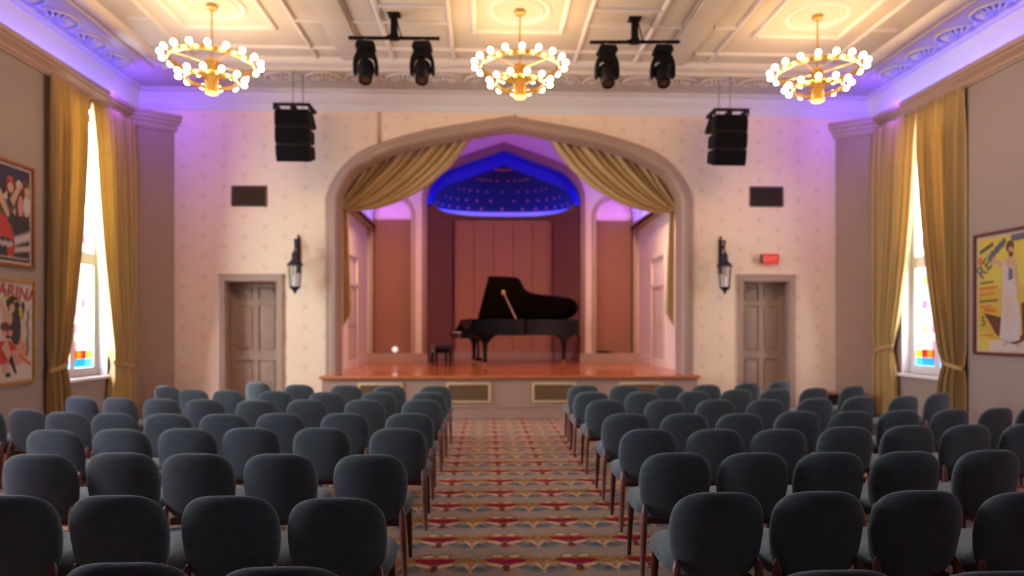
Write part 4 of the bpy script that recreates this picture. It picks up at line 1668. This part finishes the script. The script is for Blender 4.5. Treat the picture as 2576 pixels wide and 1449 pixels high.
for k in range(4):
    sh.append(('blue', bar((0.19 + 0.065 * k, 0.795 + 0.038 * k), (0.26 + 0.065 * k, 0.875 + 0.03 * k), 0.028)))
sh.append(('blue', bar((0.55, 0.965), (0.98, 0.985), 0.03)))
poster('dark framed yellow poster with a woman in a long pale dress, right wall', XR, -1, 9.60, 1.28, 1.215, 1.72, FR_DARK, 0.045, sh,
       [('R', 0.075, 0.70, 0.27, 'blue', 0.75), ('E', 0.165, 0.765, 0.25, 'blue', 0.70), ('5', 0.10, 0.25, 0.19, 'brown', 0.0)], 'yellow')


# ------------------------------------------------------------------ grand piano
PZ = ZS
pt = thing('grand_piano', 'black concert grand piano with raised lid on the stage', 'piano', (-0.30, 15.12, PZ), math.radians(12))
pt.scale = (1.07, 1.07, 1.04)
# local: x from the keyboard end to the tail, y from treble side (0, near) to the bass spine (1.5)
rim = [(0.0, 0.0), (0.95, 0.0)]
bez = [((0.95, 0.0), (1.20, 0.0), (1.16, 0.30), (1.36, 0.46)), ((1.36, 0.46), (1.56, 0.62), (2.05, 0.60), (2.40, 0.70)), ((2.40, 0.70), (2.66, 0.78), (2.76, 0.98), (2.74, 1.18)), ((2.74, 1.18), (2.72, 1.36), (2.64, 1.48), (2.50, 1.50))]
for q in bez:
    for k in range(1, 11):
        t_ = k / 10
        rim.append(tuple((1 - t_) ** 3 * q[0][i] + 3 * t_ * (1 - t_) ** 2 * q[1][i] + 3 * t_ * t_ * (1 - t_) * q[2][i] + t_ ** 3 * q[3][i] for i in (0, 1)))
rim += [(0.0, 1.5)]
case = MB()
inner = []
cxm = (1.1, 0.85)
for p in rim:
    inner.append((cxm[0] + (p[0] - cxm[0]) * 0.955, cxm[1] + (p[1] - cxm[1]) * 0.93))
# case side with rim thickness, starting behind the key well
n = len(rim)
vs = [(x, y, 0.66) for x, y in rim] + [(x, y, 1.02) for x, y in rim] + [(x, y, 1.02) for x, y in inner] + [(x, y, 0.90) for x, y in inner]
fs = []
for j in range(3):
    for i in range(n - 1):
        fs.append((j * n + i, j * n + i + 1, (j + 1) * n + i + 1, (j + 1) * n + i))
case.add(vs, fs, True)
case.add([(x, y, 0.66) for x, y in rim], [list(range(n))])
c_ = case.build('case', BLACKLAC, pt, sharp=35)
b = MB()
b.add([(x, y, 0.905) for x, y in inner], [list(range(n))])
b.build('soundboard', plain('gold_iron_frame', (0.30, 0.19, 0.06), 0.35, metal=0.6), c_)
b = MB()
b.box(0.0, 0.02, 0.0, 1.5, 0.80, 1.02)
b.box(0.0, 0.30, 0.0, 1.5, 0.985, 1.02)
b.build('fallboard', BLACKLAC, pt)
# key bed, cheeks and keys
b = MB()
b.box(-0.22, 0.02, 0.0, 1.5, 0.60, 0.69)
b.box(-0.24, -0.20, 0.0, 1.5, 0.63, 0.72)
b.build('key_bed', BLACKLAC, pt, bevel=0.008)
for y0 in (0.0, 1.42):
    b = MB()
    b.prism([(-0.22, 0.69), (-0.22, 0.75), (-0.10, 0.80), (-0.02, 0.92), (0.0, 1.02), (0.02, 1.02), (0.02, 0.69)], y0, y0 + 0.08)
    b.build('cheek', BLACKLAC, pt)
wk = MB()
wk.box(-0.19, 0.0, 0.0, 0.0232, 0.70, 0.742)
WK = wk.mesh('white_key', IVORY)
bk = MB()
bk.box(-0.13, 0.0, -0.006, 0.006, 0.742, 0.756)
BK = bk.mesh('black_key', BLACKLAC)
kb = MB()
kb.box(-0.19, 0.0, 0.09, 1.41, 0.69, 0.70)
kbo = kb.build('keyboard', BLACK, pt)
for k in range(52):
    link('white_key', WK, kbo, (0, 0.10 + k * 0.0249, 0))
    if k % 7 in (0, 1, 3, 4, 5) and k < 51:
        link('black_key', BK, kbo, (0, 0.10 + (k + 1) * 0.0249, 0))
# music desk folded down
b = MB()
b.box(0.20, 0.50, 0.35, 1.15, 0.99, 1.01)
b.build('music_desk', BLACKLAC, pt)
# legs
for (lx, ly) in ((0.30, 0.14), (0.30, 1.34), (2.36, 1.10)):
    b = MB()
    b.prism([(lx - 0.20, 0.66), (lx + 0.22, 0.66), (lx + 0.12, 0.58), (lx + 0.07, 0.50), (lx - 0.06, 0.50), (lx - 0.11, 0.58)], ly - 0.06, ly + 0.06)
    b.lathe([(0.075, 0.56), (0.070, 0.50), (0.052, 0.40), (0.042, 0.16), (0.052, 0.14), (0.045, 0.11), (0.035, 0.08)], 12, (lx, ly, 0))
    leg = b.build('leg', BLACKLAC, pt)
    b = MB()
    b.lathe([(0.0, 0.09), (0.02, 0.09), (0.02, 0.07), (0.032, 0.06), (0.036, 0.035), (0.032, 0.008), (0.0, 0.0)], 10, (lx, ly, 0))
    b.build('caster', BRASS, leg)
b = MB()
b.box(0.22, 0.34, 0.62, 0.88, 0.58, 0.66)
for yy in (0.68, 0.82):
    b.tube([(0.28, yy, 0.60), (0.28, yy, 0.16)], 0.016, 8)
b.box(0.20, 0.34, 0.60, 0.90, 0.09, 0.16)
b.build('pedal_lyre', BLACKLAC, pt, bevel=0.004)
for yy in (0.68, 0.75, 0.82):
    b = MB()
    b.box(0.08, 0.24, yy - 0.016, yy + 0.016, 0.085, 0.10)
    b.build('pedal', BRASS, pt, bevel=0.004)
# lid: hinged along the spine and propped up
lid = [p for p in rim]
ang = math.radians(37)
b = MB()
vs = []
lid2 = [(max(x, 0.42), y) for x, y in lid]
for dz in (0.0, 0.028):
    for x, y in lid2:
        dd = 1.5 - y
        vs.append((x, 1.5 - dd * math.cos(ang) + dz * math.sin(ang), 1.03 + dd * math.sin(ang) + dz * math.cos(ang)))
b.add(vs, [list(range(n)), list(range(2 * n - 1, n - 1, -1))])
b.add(vs, [(i, (i + 1) % n, n + (i + 1) % n, n + i) for i in range(n)], True)
b.build('lid', BLACKLAC, pt, sharp=35)
# folded front flap lying on the lid
b = MB()
vs = []
for dz in (0.03, 0.055):
    for x, y in ((0.42, 0.02), (0.82, 0.02), (0.82, 1.48), (0.42, 1.48)):
        dd = 1.5 - y
        vs.append((x, 1.5 - dd * math.cos(ang) + dz * math.sin(ang), 1.03 + dd * math.sin(ang) + dz * math.cos(ang)))
b.add(vs, [(0, 1, 2, 3), (7, 6, 5, 4), (0, 1, 5, 4), (1, 2, 6, 5), (2, 3, 7, 6), (3, 0, 4, 7)])
b.build('lid_flap', BLACKLAC, pt)
PROPM = mat_wood('pale_prop_stick', (0.45, 0.28, 0.13), (0.60, 0.40, 0.20), 0.3)
b = MB()
b.tube([(0.96, 0.05, 1.0), (0.80, 0.52, 1.60)], [0.014, 0.012], 8)
b.build('lid_prop', PROPM, pt)
b = MB()
b.M = Matrix.Translation((0.79, 0.53, 1.61))
b.lathe([(0.0, -0.05), (0.035, -0.04), (0.045, 0.0), (0.035, 0.05), (0.0, 0.06)], 12)
b.build('prop_cup', BRASS, pt)

# bench
bt = thing('piano_bench', 'black padded piano bench at the keyboard end of the grand piano', 'bench', (-1.0, 15.42, PZ), math.radians(12))
b = MB()
b.box(-0.19, 0.19, -0.36, 0.36, 0.40, 0.485)
b.build('cushion', plain('black_bench_leather', (0.018, 0.014, 0.014), 0.4, var=0.1), bt, bevel=0.025, seg=3)
b = MB()
b.box(-0.185, 0.185, -0.35, 0.35, 0.30, 0.40)
b.build('frame', BLACKLAC, bt, bevel=0.006)
for sx in (-1, 1):
    for sy in (-1, 1):
        b = MB()
        b.tube([(sx * 0.155, sy * 0.315, 0.32), (sx * 0.155, sy * 0.315, 0.0)], [0.030, 0.020], 4)
        b.build('leg', BLACKLAC, bt)

# small things on the stage plinth and the dark pieces by the front wall
t = thing('floor_lamp_globe', 'small round white lamp on the plinth of the left stage niche', 'lamp', (-2.27, YK - 0.02, ZS + 0.225))
b = MB()
b.lathe([(0.0, 0.0), (0.045, 0.0), (0.045, 0.02), (0.02, 0.03)], 14)
b.build('base', STEEL, t)
b = MB()
b.lathe([(0.0, 0.03), (0.03, 0.034), (0.062, 0.06), (0.075, 0.10), (0.062, 0.145), (0.03, 0.168), (0.0, 0.172)], 16)
b.build('globe', emit('white_globe_glow', (1.0, 0.85, 0.78), 1.3), t)
t = thing('cable_box', 'small flat black box on the plinth of the right stage niche', 'box', (2.98, YK - 0.02, ZS + 0.225))
b = MB()
b.box(-0.16, 0.16, -0.05, 0.05, 0, 0.055)
b.build('body', BLACK, t, bevel=0.006)
b = MB()
b.tube([(0.16, 0, 0.03), (0.22, 0.01, 0.012), (0.30, 0.03, 0.012)], 0.008, 6)
b.build('cable', BLACK, t)
TOPW = mat_wood('brown_table_top', (0.10, 0.04, 0.02), (0.17, 0.075, 0.035), 0.4, (14, 1, 1))


def low_table(loc, w, d, h, label):
    t = thing('low_table', label, 'table', loc, 0, 'low dark tables by the stage wall')
    b = MB()
    b.box(-w / 2, w / 2, -d / 2, d / 2, h - 0.035, h)
    b.build('table_top', TOPW, t, bevel=0.006)
    b = MB()
    b.box(-w / 2 + 0.03, w / 2 - 0.03, -d / 2 + 0.03, d / 2 - 0.03, 0.10, h - 0.035)
    b.build('body', BLACK, t, bevel=0.006)
    for sx in (-1, 1):
        for sy in (-1, 1):
            b = MB()
            b.box(sx * (w / 2 - 0.05) - 0.02, sx * (w / 2 - 0.05) + 0.02, sy * (d / 2 - 0.05) - 0.02, sy * (d / 2 - 0.05) + 0.02, 0, 0.10)
            b.build('foot', BLACK, t)


low_table((6.2, 11.75, 0), 0.75, 0.42, 0.48, 'low black table with a brown top by the right corner wall')
low_table((-5.2, 12.0, 0), 0.62, 0.42, 0.44, 'low black table with a brown top by the left corner wall')


# ------------------------------------------------------------------ chairs
def chair_meshes():
    hw, hh, zc = 0.232, 0.218, 0.585

    def outline(t):
        c, s = math.cos(t), math.sin(t)
        e = 2 / 3.3 if s > 0 else 2 / 4.2
        x = hw * math.copysign(abs(c) ** e, c)
        z = hh * math.copysign(abs(s) ** e, s)
        zr = z / hh
        x *= 1 - 0.13 * max(0.0, -zr + 0.1) ** 1.5 - 0.02 * max(0, zr)
        return x, z
    rs = [0.0, 0.25, 0.5, 0.7, 0.82, 0.90, 0.95, 0.98, 1.0]
    n = 56

    def back_pt(r, t, side):
        x, z = outline(t)
        x *= r
        z *= r
        h = 0.036 * max(0.0, 1 - r ** 5) ** 0.5
        zz = zc + z
        y = -0.215 - 0.17 * (zz - 0.37) + 0.55 * x * x
        return (x, y + side * h, zz)
    b = MB()
    for side in (-1, 1):
        rows = [[back_pt(r, 2 * PI * i / n, side) for i in range(n)] for r in rs[1:]]
        b.add([back_pt(0, 0, side)] + rows[0], [(0, 1 + i, 1 + (i + 1) % n) for i in range(n)], True)
        for j in range(len(rows) - 1):
            b.add(rows[j] + rows[j + 1], [(i, (i + 1) % n, n + (i + 1) % n, n + i) for i in range(n)], True)
    back = b.mesh('backrest', FABRIC, sharp=180)
    # seat
    n = 48

    def plan(t):
        c, s = math.cos(t), math.sin(t)
        e = 2 / 3.6
        return 0.238 * math.copysign(abs(c) ** e, c), 0.02 + 0.245 * math.copysign(abs(s) ** e, s)
    prof = [(0.0, 0.492), (0.5, 0.490), (0.80, 0.482), (0.93, 0.470), (0.985, 0.452), (1.0, 0.432), (0.985, 0.408), (0.93, 0.385), (0.84, 0.362), (0.70, 0.352), (0.0, 0.352)]
    b = MB()
    for j in range(len(prof) - 1):
        r0, z0 = prof[j]
        r1, z1 = prof[j + 1]
        A = [(plan(2 * PI * i / n)[0] * r0, 0.02 + (plan(2 * PI * i / n)[1] - 0.02) * r0, z0) for i in range(n)]
        Bq = [(plan(2 * PI * i / n)[0] * r1, 0.02 + (plan(2 * PI * i / n)[1] - 0.02) * r1, z1) for i in range(n)]
        b.add(A + Bq, [(i, (i + 1) % n, n + (i + 1) % n, n + i) for i in range(n)], True)
    seat = b.mesh('seat', FABRIC, sharp=180)
    legs = []
    for sx in (-1, 1):
        b = MB()
        b.tube([(sx * 0.196, -0.236, 0.472), (sx * 0.1975, -0.240, 0.462), (sx * 0.199, -0.246, 0.435), (sx * 0.202, -0.252, 0.39), (sx * 0.208, -0.262, 0.28), (sx * 0.222, -0.285, 0.0)],
               [0.003, 0.011, 0.019, 0.0225, 0.021, 0.0135], 14)
        legs.append((b.mesh('leg', MAHOG, sharp=60)))
    for sx in (-1, 1):
        b = MB()
        b.tube([(sx * 0.185, 0.195, 0.37), (sx * 0.19, 0.205, 0.30), (sx * 0.20, 0.215, 0.0)], [0.024, 0.022, 0.013], 12)
        legs.append((b.mesh('leg', DARKLEG, sharp=60)))
    rail = []
    for y0, y1, z1 in ((-0.21, -0.175, 0.375), (0.165, 0.20, 0.36)):
        fr = MB()
        fr.box(-0.185, 0.185, y0, y1, 0.335, z1)
        rail.append(fr.mesh('seat_rail', DARKLEG))
    return back, seat, legs, rail


BACK, SEAT, LEGS, RAIL = chair_meshes()
ORD = ['', 'first', 'second', 'third', 'fourth', 'fifth', 'sixth', 'seventh', 'eighth', 'ninth']
SEATS = {
    'left': {
        1: [(-0.7, 9.71, 0), (-1.34, 9.8, 0), (-1.95, 9.9, -2), (-2.61, 9.99, -6), (-3.27, 10.44, -20)],
        2: [(-0.71, 8.76, 0), (-1.33, 8.78, 0), (-1.98, 8.81, 0), (-2.65, 8.99, -2), (-3.25, 9.13, -12), (-3.75, 9.32, -16), (-4.31, 9.84, -20)],
        3: [(-0.71, 7.85, 0), (-1.34, 7.87, 0), (-1.98, 7.89, 0), (-2.53, 7.87, 0), (-3.12, 7.98, -2), (-3.62, 8.09, -8), (-4.14, 8.24, -14), (-4.63, 8.36, -16)],
        4: [(-0.71, 6.63, 0), (-1.31, 6.65, 0), (-1.91, 6.67, 0), (-2.41, 6.63, 0), (-2.93, 6.68, -2), (-3.43, 6.73, -4), (-3.91, 6.84, -8), (-4.41, 7.08, -13), (-4.90, 7.22, -16)],
        5: [(-0.69, 5.66, 0), (-1.3, 5.71, 0), (-1.86, 5.73, 0), (-2.35, 5.71, 0), (-2.84, 5.7, -2), (-3.33, 5.68, -4)],
        6: [(-0.72, 4.53, 0), (-1.29, 4.58, 0), (-1.81, 4.61, 0), (-2.30, 4.66, 0), (-2.79, 4.63, 0)],
        7: [(-0.69, 3.44, 0), (-1.2, 3.5, 0), (-1.73, 3.53, 0), (-2.24, 3.55, 0)],
        8: [(-0.67, 2.53, 0), (-1.2, 2.59, 0)],
    },
    'right': {
        1: [(1.37, 9.77, 0), (1.96, 9.75, 0), (2.56, 9.72, 0), (3.08, 9.77, 6), (3.76, 10.09, 14), (4.37, 10.44, 22)],
        2: [(1.32, 8.73, 0), (1.96, 8.71, 0), (2.63, 8.79, 0), (3.23, 9.0, 6), (3.77, 9.09, 10), (4.32, 9.19, 14), (4.97, 9.47, 20)],
        3: [(1.33, 7.77, 0), (1.98, 7.74, 0), (2.56, 7.76, 0), (3.11, 7.74, 2), (3.7, 7.85, 8), (4.27, 8.0, 12), (4.83, 8.07, 18), (5.44, 8.39, 22)],
        4: [(1.3, 6.52, 0), (1.84, 6.5, 0), (2.35, 6.48, 0), (2.96, 6.64, 2), (3.46, 6.62, 4), (3.95, 6.67, 6), (4.48, 6.74, 12), (5.02, 6.86, 16), (5.52, 7.02, 18)],
        5: [(1.27, 5.54, 0), (1.79, 5.52, 0), (2.29, 5.5, 0), (2.88, 5.61, 0), (3.41, 5.66, 3), (3.90, 5.68, 6), (4.40, 5.72, 10)],
        6: [(1.2, 4.52, 0), (1.69, 4.5, 0), (2.18, 4.5, 0), (2.68, 4.51, 0), (3.23, 4.54, 3)],
        7: [(1.11, 3.48, 0), (1.6, 3.48, 0), (2.09, 3.48, 0), (2.58, 3.43, 0)],
        8: [(1.13, 2.43, 0), (1.64, 2.4, 0)],
    },
}
for side, rows in SEATS.items():
    for r, seats in rows.items():
        for k, (x, y, a) in enumerate(seats):
            lab = 'blue-grey padded chair %s of the aisle, %s row from the stage, %s from the aisle' % (side, ORD[r], ORD[k + 1])
            t = thing('upholstered_chair', lab, 'chair', (x, y, 0), math.radians(a), 'upholstered chairs %s of the aisle' % side)
            link('backrest', BACK, t)
            link('seat', SEAT, t)
            for m in RAIL:
                link('seat_rail', m, t)
            for m in LEGS:
                link('leg', m, t)
